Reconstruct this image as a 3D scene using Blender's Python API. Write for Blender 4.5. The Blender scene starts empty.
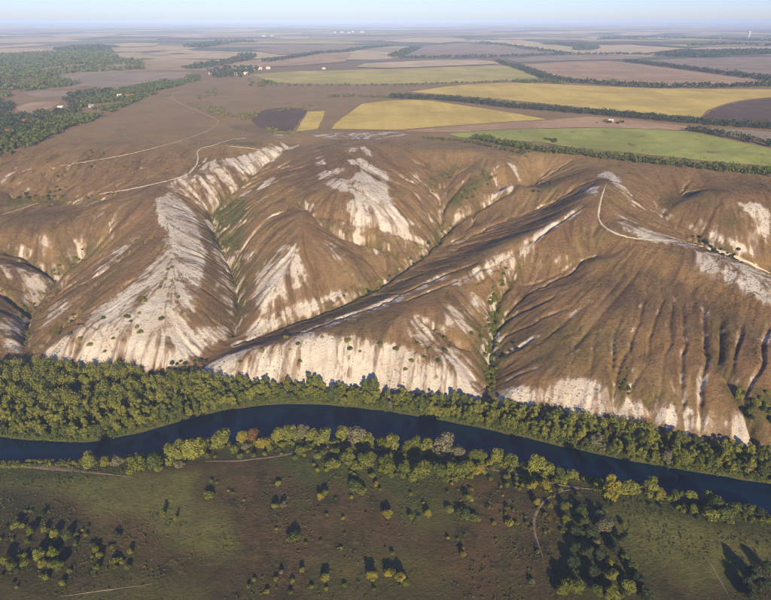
import bpy, math, random
import numpy as np
from mathutils import Vector

# ------------------------------------------------------------------ camera, sky, sun, exposure
sc = bpy.context.scene
COL = sc.collection
CAM_H = 220.0
PITCH = math.radians(25.24)
FPX = 594.0                      # focal length in photograph pixels (771 wide)
cam_data = bpy.data.cameras.new('camera')
cam = bpy.data.objects.new('camera', cam_data)
COL.objects.link(cam)
cam.location = (0, 0, CAM_H)
cam.rotation_euler = (math.pi / 2 - PITCH, 0, 0)
cam_data.sensor_width = 36.0
cam_data.lens = FPX / 771.0 * 36.0
cam_data.clip_start = 1.0
cam_data.clip_end = 120000.0
sc.camera = cam

SUN_EL = math.radians(19.5)
SUN_AZ = math.radians(9.0)       # behind the camera, a little to its right
world = bpy.data.worlds.new('World')
sc.world = world
world.use_nodes = True
wn = world.node_tree.nodes
wl = world.node_tree.links
sky = wn.new('ShaderNodeTexSky')
sky.sky_type = 'NISHITA'
sky.sun_disc = False
sky.sun_elevation = SUN_EL
sky.sun_rotation = math.radians(180.0) - SUN_AZ
sky.altitude = 200.0
sky.air_density = 0.8
sky.dust_density = 0.4
sky.ozone_density = 3.0
bg = wn['Background']
bg.inputs['Strength'].default_value = 0.088
tint = wn.new('ShaderNodeMix')               # the camera's cool daylight balance, even over the whole sky
tint.data_type = 'RGBA'; tint.blend_type = 'MULTIPLY'
tint.inputs[0].default_value = 1.0
tint.inputs[7].default_value = (0.87, 0.86, 1.14, 1)
wl.new(sky.outputs['Color'], tint.inputs[6])
wl.new(tint.outputs[2], bg.inputs['Color'])

sun_data = bpy.data.lights.new('sun', 'SUN')
sun_data.energy = 4.9
sun_data.angle = math.radians(0.55)
sun_data.color = (1.0, 0.80, 0.50)
sun = bpy.data.objects.new('sun', sun_data)
COL.objects.link(sun)
to_sun = Vector((math.sin(SUN_AZ) * math.cos(SUN_EL), -math.cos(SUN_AZ) * math.cos(SUN_EL), math.sin(SUN_EL)))
sun.rotation_euler = to_sun.to_track_quat('Z', 'Y').to_euler()
sun.location = (60, -200, 400)

sc.view_settings.view_transform = 'Standard'
sc.view_settings.look = 'None'
sc.view_settings.gamma = 1.0
sc.view_settings.use_curve_mapping = False
sc.view_settings.exposure = 0.6
sc.cycles.max_bounces = 4
sc.cycles.diffuse_bounces = 2
sc.cycles.glossy_bounces = 2
sc.cycles.transmission_bounces = 2
sc.cycles.volume_bounces = 0
sc.cycles.transparent_max_bounces = 4
sc.cycles.use_denoising = True
sc.cycles.filter_width = 1.1

rng = np.random.default_rng(7)
random.seed(7)
CP, SP = math.cos(PITCH), math.sin(PITCH)

# ------------------------------------------------------------------ small helpers
def ray_dir(px, py):
    dx = (np.asarray(px, float) - 385.5) / FPX
    dy = (300.0 - np.asarray(py, float)) / FPX
    return dx, CP + dy * SP, -SP + dy * CP

def sstep(a, b, x):
    t = np.clip((x - a) / (b - a), 0, 1)
    return t * t * (3 - 2 * t)

_perm = rng.permutation(4096)
_val = rng.random(4096)
def vnoise(x, y):
    xi = np.floor(x).astype(np.int64); yi = np.floor(y).astype(np.int64)
    fx = x - xi; fy = y - yi
    fx = fx * fx * (3 - 2 * fx); fy = fy * fy * (3 - 2 * fy)
    def h(a, b):
        return _val[(_perm[(a & 4095)] + b * 57 + (b >> 3) * 131) & 4095]
    v00 = h(xi, yi); v10 = h(xi + 1, yi); v01 = h(xi, yi + 1); v11 = h(xi + 1, yi + 1)
    return (v00 * (1 - fx) + v10 * fx) * (1 - fy) + (v01 * (1 - fx) + v11 * fx) * fy

def fbm(x, y, octaves=4, gain=0.5):
    s = 0; a = 1; t = 0
    for k in range(octaves):
        s = s + a * vnoise(x * 2 ** k + 13.7 * k, y * 2 ** k + 7.1 * k); t += a; a *= gain
    return s / t            # 0..1

def blur(a, r):
    r = int(r)
    if r < 1: return a
    for ax in (0, 1):
        for _ in range(2):
            p = np.pad(a, [(r + 1, r) if k == ax else (0, 0) for k in (0, 1)], mode='edge')
            c = np.cumsum(p, axis=ax)
            n = a.shape[ax]
            if ax == 0: a = (c[2 * r + 1:2 * r + 1 + n] - c[:n]) / (2 * r + 1)
            else: a = (c[:, 2 * r + 1:2 * r + 1 + n] - c[:, :n]) / (2 * r + 1)
    return a

def dens(pts, n=6):
    """subdivide a polyline of tuples"""
    out = []
    for a, b in zip(pts[:-1], pts[1:]):
        for k in range(n):
            t = k / n
            out.append(tuple(a[i] * (1 - t) + b[i] * t for i in range(len(a))))
    out.append(pts[-1])
    return out

# ------------------------------------------------------------------ the lie of the land
# foot of the chalk scarp, from photograph pixels on ground 4 m above the river
foot_px = [(-140, 365), (0, 366), (60, 368), (100, 370), (140, 374), (180, 378), (240, 385), (300, 390),
           (360, 394), (420, 399), (470, 404), (500, 407), (560, 417), (620, 430), (680, 443), (720, 450), (771, 459), (900, 480)]
def on_level(px, py, z):
    dx, dy, dz = ray_dir(px, py)
    t = (z - CAM_H) / dz
    return dx * t, dy * t
fx_, fy_ = on_level([p[0] for p in foot_px], [p[1] for p in foot_px], 4.0)
_fo = np.argsort(fx_); fx_ = fx_[_fo]; fy_ = fy_[_fo]
def foot_y(x):
    y = np.interp(x, fx_, fy_)
    y = y + np.where(x < fx_[0], (fx_[0] - x) * 0.05, 0) - np.where(x > fx_[-1], (x - fx_[-1]) * 0.25, 0)
    return y

RAMP = 350.0
def base_z(x, y):
    s = y - foot_y(x)
    u = np.clip(s / RAMP, 0, 1)
    z = 4.0 + 84.0 * (1 - (1 - u) ** 1.35)
    d = np.clip(s - RAMP, 0, None)
    z = z + np.minimum(d, 900) * 0.006
    # rolling plateau, and the broad low valley with the village on the left
    far = sstep(500, 1500, s)
    z = z + far * 7 * np.sin(x / 520.0 + 0.6) * np.cos(y / 900.0)
    if np.max(y) > 9000:
        x_, y_ = np.broadcast_arrays(np.asarray(x, float), np.asarray(y, float)); fm = y_ > 9000
        z[fm] += sstep(9000, 22000, y_[fm]) * 110 * (fbm(x_[fm] / 5200.0 + 3, y_[fm] / 4200.0, 4) - 0.42)
    vx = x + 0.42 * y - 60
    z = z - 13 * sstep(60, -420, vx) * sstep(330, 700, s)
    return z

def solve_px(px, py, off):
    """point on the pixel's ray where height = base + off"""
    dx, dy, dz = ray_dir(px, py)
    t = (60.0 - CAM_H) / dz if dz < -0.02 else 3000.0
    lo, hi = 150.0, 6000.0
    ts = np.linspace(lo, hi, 6000)
    g = CAM_H + dz * ts - (base_z(dx * ts, dy * ts) + off)
    k = np.argmax(g < 0)
    if k == 0: k = 1
    a = g[k - 1] / (g[k - 1] - g[k])
    t = ts[k - 1] + a * (ts[k] - ts[k - 1])
    return dx * t, dy * t, CAM_H + dz * t

CTRL = [
 [(95,243,-7.3),(75,258,-13.0),(55,275,-15.6),(38,293,-14.6),(27,310,-15.0),(22,335,-10.5),(24,352,-5.0),(26,366,-1.0)],
 [(0,249,-3.2),(25,258,-6.2),(50,272,-14.4)],
 [(0,290,-2.0),(14,302,-7.0),(27,312,-14.0)],
 [(0,262,4.0),(20,268,-0.4),(40,277,-8.6)],
 [(-60,235,8.0),(0,236,3.2),(30,240,2.2),(60,252,-5.4)],
 [(-60,300,14.0),(0,312,3.5),(10,330,-2.0),(6,348,-1.0)],
 [(0,205,-3.0),(40,208,-4.0),(80,205,-3.0)],
 [(60,225,4.0),(90,225,1.3),(120,222,5.0)],
 [(150,180,2.0),(165,192,6.0),(166,225,9.0),(160,250,10.0),(137,275,10.0),(108,298,8.0),(86,311,3.0)],
 [(110,250,0.0),(90,275,-3.0),(65,300,-3.0),(45,325,-3.0)],
 [(84,309,0.0),(62,325,-4.0),(42,344,-4.0),(28,358,-2.0)],
 [(46,350,2.0),(70,332,9.0),(100,337,10.7),(130,343,9.6),(160,348,8.7),(185,356,4.0)],
 [(110,318,11.0),(145,305,14.0),(172,285,13.0),(190,262,9.0)],
 [(150,325,13.0),(175,312,12.0),(195,295,8.0),(203,272,4.0)],
 [(190,330,5.0),(205,318,2.0),(214,300,-2.0),(214,275,-5.0),(205,245,-3.0),(192,222,0.0)],
 [(292,144,-3.0),(265,160,-6.0),(245,178,-9.0),(226,194,-12.0),(209,208,-14.0),(213,226,-16.0),(223,245,-18.0),(232,265,-18.7),(237,290,-19.0),(237,312,-17.0),(236,330,-14.0),(222,350,-8.0),(200,366,-3.0)],
 [(195,165,1.0),(225,152,2.0),(262,144,2.0),(285,140,1.0)],
 [(180,185,2.0),(205,180,-1.0),(230,168,-2.0)],
 [(348,141,6.0),(332,160,8.0),(318,185,11.0),(308,215,14.0),(300,240,13.3),(290,262,8.6),(276,285,4.8),(262,306,-1.4)],
 [(270,180,1.0),(255,205,-1.0),(250,235,-3.3),(250,260,-8.0),(248,290,-13.0)],
 [(298,196,8.0),(312,213,6.0),(328,227,2.0),(345,235,0.5),(362,240,-5.2),(382,247,-7.1),(400,256,-13.1)],
 [(320,207,11.0),(345,219,7.5),(375,226,3.7),(405,231,-5.1),(425,240,-10.5)],
 [(352,165,9.0),(368,185,12.0),(378,205,9.5),(395,222,0.7),(418,236,-8.4)],
 [(330,262,2.7),(350,262,-0.5),(372,262,-9.9),(388,268,-15.3)],
 [(310,285,0.0),(330,288,-5.2),(345,294,-8.8)],
 [(185,374,-1.0),(205,364,-2.5),(235,346,-7.0),(262,334,-8.0),(300,319,-9.0),(340,304,-10.5),(380,284,-15.6),(412,262,-17),(436,240,-19.5),(456,221,-20.8),(480,206,-18.6),(506,193,-19.5),(527,180,-17.5),(546,170,-11.0),(562,163,-3.5)],
 [(420,145,3.0),(450,150,4.0),(480,152,3.0),(506,155,1.0)],
 [(512,163,-1.5),(517,176,-7.5),(503,187,-9.0),(480,198,-14.3),(460,210,-15.1)],
 [(400,170,4.0),(415,195,0.8),(428,215,-9.8),(436,228,-16.9)],
 [(470,160,-2.0),(455,175,-6.0),(444,190,-10.0),(441,208,-16.0),(438,226,-19.3)],
 [(480,170,-0.9),(468,186,-6.4),(455,203,-12.2)],
 [(222,357,0.0),(240,350,4.0),(265,342,7.5),(300,333,10.5),(350,320,10.5),(400,302,9.0),(450,281,8.5),(500,258,7.6),(540,232,12.0),(570,210,12.0),(590,195,13.0),(605,181,15.0)],
 [(590,186,6.0),(560,200,-8.0),(520,211,-17.0),(485,220,-22.0)],
 [(590,172,3.0),(560,183,-3.0),(528,198,-11.0),(500,207,-17.0)],
 [(300,326,3.0),(350,311,1.5),(400,290,-1.5),(450,262,-4.0),(500,240,-4.0),(540,220,0.0)],
 [(205,372,0.0),(220,362,4.0),(240,352,9.0),(270,343,13.1),(300,338,15.5),(335,335,16.9),(370,338,16.4),(410,347,14.7),(440,361,11.4),(462,378,7.8),(474,394,2.0)],
 [(400,322,17.0),(440,312,15.0),(470,300,8.4),(490,285,2.3)],
 [(420,318,13.0),(442,333,10.0),(465,347,6.0),(480,362,0.0)],
 [(450,325,14.8),(468,330,7.5),(482,338,1.0)],
 [(522,256,3.0),(514,270,-0.5),(507,283,-2.1),(497,297,-4.1),(493,312,-6.6),(491,340,-8.4),(490,366,-7.5),(489,392,-4.0),(488,405,0.0)],
 [(605,252,5.2),(577,265,1.0),(547,279,-3.0),(518,286,-6.1)],
 [(560,290,5.0),(535,305,0.0),(508,318,-7.1)],
 [(605,181,15.0),(608,200,14.0),(600,220,13.0),(606,232,13.8),(625,238,15.0),(660,240,15.0),(700,249,16.0),(740,264,17.0),(771,283,18.0),(860,330,20.0)],
 [(560,250,9.0),(600,260,10.0),(650,275,13.0),(700,295,14.0),(771,330,16.0)],
 [(520,345,2.0),(540,350,6.0),(580,350,10.0),(640,352,12.0),(700,362,13.0),(771,385,15.0),(860,420,12.6)],
 [(503,398,3.0),(520,387,6.8),(560,384,9.0),(600,386,10.4),(612,398,8.3),(640,404,7.9),(690,412,8.5),(730,425,7.3),(771,440,5.1),(860,465,2.9)],
 [(625,180,6.0),(645,195,-1.0),(665,212,-5.0),(690,228,-6.8),(715,245,-10.4),(745,260,-14.9),(771,272,-21.1),(830,295,-26.0)],
 [(680,205,3.0),(700,187,5.4),(725,192,8.0),(750,195,8.0),(800,200,8.0)],
 [(690,216,-1.2),(712,228,-2.6),(735,238,-4.4),(748,248,-10.6)],
 [(740,208,6.6),(755,215,3.7),(762,235,-4.9),(768,255,-13.6)],
 [(690,198,-2.4),(705,190,1.0)],
 [(0,150,0.0),(60,165,0.0),(130,160,1.0),(200,140,1.0)],
 [(330,132,1.0),(400,138,1.0),(470,146,1.0),(560,158,0.5),(640,168,1.0),(720,178,1.0),(771,182,1.0)],
]
cx, cy, coff = [], [], []
for line in CTRL:
    for p in dens(line, 4):
        x, y, z = solve_px(*p)
        cx.append(x); cy.append(y); coff.append(p[2])
for p in dens([(p[0], p[1]) for p in foot_px], 3):
    x, y = on_level(p[0], p[1], 4.0)
    cx.append(float(x)); cy.append(float(y)); coff.append(0.0)
for x in np.linspace(-900, 900, 25):
    f = float(foot_y(x))
    for s in (-60, -25, 470, 620, 800):
        cx.append(x); cy.append(f + s); coff.append(0.0)
for s in np.linspace(0, 470, 10):
    for x in (-900, -760, -620, 700, 820):
        cx.append(x); cy.append(float(foot_y(np.array(x))) + s)
        coff.append(0.0 if s < 30 or s > 430 else 9 * math.sin(s / 55.0 + x / 90.0))
P = np.array([cx, cy]).T; V = np.array(coff)
_, ui = np.unique(np.round(P / 4).astype(int), axis=0, return_index=True)
P = P[ui]; V = V[ui]
D = np.sqrt(((P[:, None] - P[None]) ** 2).sum(-1) + 9.0)
_n = len(P)
_K = np.ones((_n + 1, _n + 1)); _K[:_n, :_n] = -D + np.eye(_n) * 0.8; _K[_n, _n] = 0
W = np.linalg.solve(_K, np.append(V, 0.0)); W0 = W[-1]; W = W[:-1]
def rbf(x, y):
    sh = x.shape; q = np.stack([x.ravel(), y.ravel()], 1); out = np.empty(len(q))
    for i in range(0, len(q), 20000):
        b = q[i:i + 20000]
        d = np.sqrt((b[:, 0:1] - P[None, :, 0]) ** 2 + (b[:, 1:2] - P[None, :, 1]) ** 2 + 9.0)
        out[i:i + 20000] = -d @ W + W0
    return out.reshape(sh)

# hill raster
RX0, RX1, RY0, RY1, RS = -570.0, 570.0, 245.0, 850.0, 0.9
nx = int((RX1 - RX0) / RS) + 1; ny = int((RY1 - RY0) / RS) + 1
cs = 4
gx = RX0 + np.arange(0, nx + cs, cs) * RS; gy = RY0 + np.arange(0, ny + cs, cs) * RS
GX, GY = np.meshgrid(gx, gy)
offc = rbf(GX, GY)
def bil(a, ix, iy):
    ix = np.clip(ix, 0, a.shape[1] - 1.001); iy = np.clip(iy, 0, a.shape[0] - 1.001)
    i = ix.astype(int); j = iy.astype(int); u = ix - i; v = iy - j
    return (a[j, i] * (1 - u) + a[j, i + 1] * u) * (1 - v) + (a[j + 1, i] * (1 - u) + a[j + 1, i + 1] * u) * v
XX, YY = np.meshgrid(RX0 + np.arange(nx) * RS, RY0 + np.arange(ny) * RS)
off = bil(offc, (XX - gx[0]) / (RS * cs), (YY - gy[0]) / (RS * cs))
SS = YY - foot_y(XX)
edge = sstep(RX0, RX0 + 70, XX) * sstep(RX1, RX1 - 70, XX) * sstep(RY1, RY1 - 70, YY)
off = blur(off, 5) * edge * sstep(-8, 6, SS)
Z0 = base_z(XX, YY) + off
Z0 = np.where(SS < 0, np.minimum(Z0, 4.0), np.maximum(Z0, 4.0))

def hill_z(x, y, A=None):
    A = ZH if A is None else A
    ix = (np.asarray(x, float) - RX0) / RS; iy = (np.asarray(y, float) - RY0) / RS
    inside = (ix >= 0) & (ix <= nx - 1.01) & (iy >= 0) & (iy <= ny - 1.01)
    return np.where(inside, bil(A, ix, iy), base_z(np.asarray(x, float), np.asarray(y, float)))

def px_hit(px, py, A=None):
    """where the pixel's ray meets the ground"""
    dx, dy, dz = ray_dir(px, py)
    ts = np.concatenate([np.arange(180, 1300, 1.0), np.geomspace(1300, 60000, 1500)])
    x, y, z = dx * ts, dy * ts, CAM_H + dz * ts
    g = z - ground0(x, y, A)
    k = int(np.argmax(g < 0))
    if k == 0: k = len(ts) - 1
    a = g[k - 1] / (g[k - 1] - g[k]) if g[k] < 0 else 1
    t = ts[k - 1] + a * (ts[k] - ts[k - 1])
    return dx * t, dy * t

# river (z = 0 water) in the floodplain
far_px = [(-200,425),(-100,432),(0,437),(60,443),(110,441),(150,430),(195,417),(240,407),(300,403),(380,410),(440,420),(500,432),(560,446),(640,463),(700,473),(771,484),(900,508),(1050,540)]
near_px = [(-200,455),(-100,460),(0,463),(80,461),(140,456),(190,449),(240,442),(300,438),(380,444),(440,453),(500,463),(570,474),(640,491),(700,504),(771,518),(900,548),(1050,590)]
def lvl_line(pts, z=0.0):
    x, y = on_level([p[0] for p in pts], [p[1] for p in pts], z)
    o = np.argsort(x); return x[o], y[o]
rfx, rfy = lvl_line(far_px); rnx, rny = lvl_line(near_px)
def smooth_interp(x, xs, ys):
    return sum(np.interp(x + d, xs, ys) for d in (-14, -7, 0, 7, 14)) / 5
def river_far(x): return smooth_interp(x, rfx, rfy)
def river_near(x): return smooth_interp(x, rnx, rny)

def flood_z(x, y):
    """floodplain both sides of the river, with the bed cut in"""
    f = river_far(x); n = river_near(x)
    wob = 1.6 * (vnoise(x / 9.0, y * 0 + 3.3) - 0.5)
    d = np.maximum(n + wob - y, y - f - wob)         # >0 on land
    z = -1.5 + 3.2 * sstep(-4.0, 4.5, d) + 2.0 * sstep(4, 26, d)
    z = z + sstep(6, 40, n - y) * (1.0 * (fbm(x / 45.0, y / 45.0, 3) - 0.5) + 0.5 * (fbm(x / 6.0, y / 6.0, 2) - 0.5))
    return z

def ground0(x, y, A=None):
    x = np.asarray(x, float); y = np.asarray(y, float)
    s = y - foot_y(x)
    w = sstep(-10, 4, s)
    return np.where(s < -10, flood_z(x, y), np.where(s > 4, hill_z(x, y, A), flood_z(x, y) * (1 - w) + hill_z(x, y, A) * w))

ZH = Z0.copy()
# ------------------------------------------------------------------ relief: gullies, rills, chalk
def hit_line(pts, n=4):
    return np.array([px_hit(p[0], p[1], Z0) for p in dens([tuple(q[:2]) for q in pts], n)])

def line_dist(pl, pad):
    """distance raster to a polyline, only inside its padded box: returns slices and distance, parameter"""
    i0 = max(int((pl[:, 0].min() - pad - RX0) / RS), 0); i1 = min(int((pl[:, 0].max() + pad - RX0) / RS) + 2, nx)
    j0 = max(int((pl[:, 1].min() - pad - RY0) / RS), 0); j1 = min(int((pl[:, 1].max() + pad - RY0) / RS) + 2, ny)
    x = XX[j0:j1, i0:i1]; y = YY[j0:j1, i0:i1]
    best = np.full(x.shape, 1e9); par = np.zeros(x.shape)
    n = len(pl) - 1
    for k in range(n):
        a = pl[k]; b = pl[k + 1]; ab = b - a; L = max((ab ** 2).sum(), 1e-6)
        t = np.clip(((x - a[0]) * ab[0] + (y - a[1]) * ab[1]) / L, 0, 1)
        d = np.hypot(x - a[0] - t * ab[0], y - a[1] - t * ab[1])
        m = d < best
        best = np.where(m, d, best); par = np.where(m, (k + t) / n, par)
    return (slice(j0, j1), slice(i0, i1)), best, par

def wiggle(pl, amp, wl):
    ph = np.cumsum(np.r_[0, np.hypot(*np.diff(pl, axis=0).T)])
    s = rng.random() * 100
    q = pl.copy()
    q[:, 0] += amp * 2 * (fbm(ph / wl + s, ph * 0 + s, 3) - 0.5)
    q[:, 1] += amp * 2 * (fbm(ph / wl + s + 50, ph * 0 + s, 3) - 0.5)
    return q

def resample(pl, step):
    L = np.r_[0, np.cumsum(np.hypot(*np.diff(pl, axis=0).T))]
    n = max(int(L[-1] / step), 2)
    u = np.linspace(0, L[-1], n)
    return np.stack([np.interp(u, L, pl[:, 0]), np.interp(u, L, pl[:, 1])], 1)

GULLY = [  # photo line, depth, half width
 ([(292,144),(265,160),(245,178),(226,194),(209,208),(213,226),(223,245),(232,265),(237,290),(237,312),(236,330)], 5.0, 5.0),
 ([(95,243),(75,258),(55,275),(38,293),(27,310),(22,335),(24,352)], 4.0, 4.5),
 ([(0,249),(25,258),(50,272)], 3.5, 4), ([(0,290),(14,302),(27,312)], 3.5, 4),
 ([(88,303),(72,317),(62,325),(50,337),(35,352)], 3.0, 3),
 ([(70,322),(85,322),(100,328),(112,343),(130,350)], 1.2, 1.6),
 ([(298,198),(312,213),(328,227),(345,235),(362,240),(382,247),(396,252)], 3.5, 3),
 ([(345,150),(362,163),(385,178),(400,184)], 1.8, 2.5),
 ([(318,160),(335,170),(352,185),(372,200)], 1.5, 2.5),
 ([(330,214),(350,221),(375,226),(405,233),(428,243)], 2.0, 2.5),
 ([(300,208),(318,214),(335,222)], 1.5, 2),
 ([(235,345),(262,334),(300,319),(340,304),(380,284),(412,262),(436,240),(456,221),(480,206),(506,193),(518,184)], 3.0, 4),
 ([(420,316),(432,325),(446,334),(458,342),(470,346)], 2.2, 2.2),
 ([(472,294),(480,302),(490,310)], 1.5, 2),
 ([(518,262),(510,280),(500,294),(494,308),(492,330),(490,360),(489,388)], 3.5, 3.5),
 ([(602,252),(580,262),(560,272),(540,280),(518,285)], 2.2, 2.2),
 ([(560,292),(540,303),(520,312),(502,322)], 1.8, 2.0), ([(536,335),(520,348),(500,356)], 1.8, 2.0),
 ([(395,297),(425,283),(450,272),(475,262)], 2.0, 1.6), ([(400,302),(430,290),(455,280)], 1.6, 1.6),
 ([(455,282),(480,270),(505,256),(525,246),(545,232),(565,218),(582,207)], 1.8, 2.0), ([(470,284),(490,270),(515,262)], 1.4, 1.6),
 ([(300,333),(335,320),(365,310),(395,296)], 2.4, 2.0),
 ([(648,300),(640,320),(632,345),(628,372)], 1.6, 2.2), ([(622,312),(614,335),(612,369)], 1.3, 2.2),
 ([(668,295),(660,312),(652,330),(648,360)], 1.3, 2), ([(676,300),(671,325),(669,354),(664,395)], 1.6, 2.2),
 ([(686,300),(684,336),(687,357),(685,384),(686,420)], 2.4, 2.4),
 ([(700,298),(706,333),(706,360),(702,378),(706,399),(702,428)], 2.8, 2.6),
 ([(722,310),(723,336),(720,366),(732,381),(744,402),(753,438)], 3.0, 2.8),
 ([(740,318),(736,342),(732,357),(735,375)], 2.4, 2.2), ([(771,318),(763,342),(760,369),(747,390),(745,402)], 2.8, 2.6),
 ([(600,330),(594,352),(592,376)], 1.0, 2), ([(580,320),(574,350),(572,376)], 0.9, 2), ([(590,300),(560,325),(540,345)], 1.0, 2),
 ([(612,384),(618,400),(622,418)], 3.5, 4), ([(651,395),(652,408),(653,424)], 3.5, 3.5), ([(690,408),(692,428)], 2.5, 3), ([(755,420),(757,440)], 3.0, 3.5),
 ([(612,178),(625,190),(645,206),(668,217),(690,228)], 2.0, 2.2),
 ([(645,196),(665,212),(690,229),(715,246),(745,261),(771,273)], 2.5, 3),
 ([(440,228),(445,205),(456,190),(470,176)], 2.0, 3), ([(415,192),(428,212),(436,232)], 2.0, 2.5),
 ([(735,205),(748,222),(752,248)], 2.5, 2.5), ([(755,208),(762,228),(764,252)], 2.5, 2.5),
 ([(620,240),(650,245),(690,255),(730,275),(771,298)], 1.2, 2),
]
ZD = Z0.copy()
gully_lines = []
for pts, dep, hw in GULLY:
    if dep < 2.9 and pts[0][0] > 560: hw *= .55; dep *= .6
    pl = wiggle(resample(hit_line(pts, 3), 5.0), 3.2, 18.0)
    gully_lines.append(pl)
    sl_, d, par = line_dist(pl, hw * 4)
    fade = sstep(0, 0.15, par) * (0.5 + 0.5 * sstep(1.0, 0.85, par))
    dd = d * (0.85 + 0.7 * vnoise(XX[sl_] / 5.0, YY[sl_] / 5.0))
    carve = dep * fade * np.exp(-(dd / (hw * .9)) ** 1.25)
    lip = 0.18 * dep * fade * np.exp(-((dd - hw * 1.9) / (hw * 0.6)) ** 2)
    ZD[sl_] -= carve - lip

# rain gullies: water let run down the slopes, cutting where it gathers
fs = 2
fz = blur(ZD, 1)[::fs, ::fs] + 2.4 * (fbm(XX[::fs, ::fs] / 11.0, YY[::fs, ::fs] / 11.0, 3) - 0.5)
fny, fnx = fz.shape
pz = np.pad(fz, 1, mode='edge'); bestd = np.full(fz.shape, 1e-3); tgt = np.arange(fz.size).reshape(fz.shape)
own = tgt.copy()
for dj in (-1, 0, 1):
    for di in (-1, 0, 1):
        if di == 0 and dj == 0: continue
        drop = (fz - pz[1 + dj:1 + dj + fny, 1 + di:1 + di + fnx]) / math.hypot(di, dj)
        m = drop > bestd
        m[0, :] = m[-1, :] = False; m[:, 0] = m[:, -1] = False
        bestd = np.where(m, drop, bestd); tgt = np.where(m, own + dj * fnx + di, tgt)
acc = [1.0] * fz.size; tl = tgt.ravel().tolist()
for c_ in np.argsort(-fz.ravel(), kind='stable').tolist():
    d_ = tl[c_]
    if d_ != c_: acc[d_] += acc[c_]
acc = np.array(acc).reshape(fz.shape)
flowc = np.clip(np.log2(acc) - 3.6, 0, 6.0)
flow = bil(flowc, (XX - RX0) / (RS * fs), (YY - RY0) / (RS * fs))
flow = np.maximum(blur(flow, 1), .55 * flow)
_gy, _gx = np.gradient(blur(Z0, 6), RS); _sl = np.hypot(_gx, _gy)
rhill = np.zeros((ny, nx))
for _poly in ([(505,300),(560,262),(600,245),(660,247),(771,292),(880,340),(880,480),(771,445),(690,425),(600,400),(505,395)],):
    _w = hit_line(_poly + [_poly[0]], 3)
    rhill = np.maximum(rhill, ((XX > _w[:, 0].min()) & (XX < _w[:, 0].max()) & (YY > _w[:, 1].min()) & (YY < _w[:, 1].max())) * 1.0)
rhill = blur(rhill, 14)
ZD -= flow * 0.40 * (1 - .62 * rhill) * sstep(.08, .3, _sl) * edge * sstep(2, 14, SS) * (.45 + .9 * fbm(XX / 35., YY / 35. + 20, 3))
slot = bil(np.clip(np.log2(acc) - 5.0, 0, 4.0), (XX - RX0) / (RS * fs), (YY - RY0) / (RS * fs))
ZD -= 0.62 * (1 - .5 * rhill) * slot * sstep(.10, .3, _sl) * edge * sstep(2, 14, SS) * (.25 + 1.3 * sstep(.35, .65, fbm(XX / 28. + 60, YY / 28., 3)))
# rills: noise drawn out along the fall line
gyy, gxx = np.gradient(blur(ZD, 3), RS)
slope = np.hypot(gxx, gyy)
ux = gxx / (slope + 1e-4); uy = gyy / (slope + 1e-4)
def streaks(src, steps, h=1.0):
    acc = src.copy(); JX, JY = np.meshgrid(np.arange(nx, dtype=np.float32), np.arange(ny, dtype=np.float32))
    for sgn in (1, -1):
        x = JX.copy(); y = JY.copy()
        for k in range(steps):
            i = np.clip(x + 0.5, 0, nx - 1).astype(np.int32); j = np.clip(y + 0.5, 0, ny - 1).astype(np.int32)
            x += sgn * h * ux[j, i]; y += sgn * h * uy[j, i]
            i = np.clip(x + 0.5, 0, nx - 1).astype(np.int32); j = np.clip(y + 0.5, 0, ny - 1).astype(np.int32)
            acc += src[j, i]
    acc -= blur(acc, 19); acc /= acc.std() + 1e-6
    return acc
n1 = blur(rng.standard_normal((ny, nx)), 1); n2 = blur(rng.standard_normal((ny, nx)), 4)
r1 = streaks(n1, 14); r2 = streaks(n2, 34)
rill = np.clip(0.55 * r1 + 0.6 * r2, -2.5, 2.5) - 0.9 * np.maximum(0, r2 - .7) - 0.5 * np.maximum(0, r1 - .9)
steep = sstep(0.12, 0.55, slope) * edge * sstep(0, 12, SS)
lowf = fbm(XX / 60.0, YY / 60.0, 4)
ZD += steep * (0.30 + 0.75 * sstep(0.35, 0.7, lowf)) * rill * 0.62
ZD += edge * sstep(0, 30, SS) * (1.8 * (fbm(XX / 28.0, YY / 28.0, 4) - 0.5) + 0.5 * (fbm(XX / 4.0, YY / 4.0, 2) - 0.5))

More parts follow.
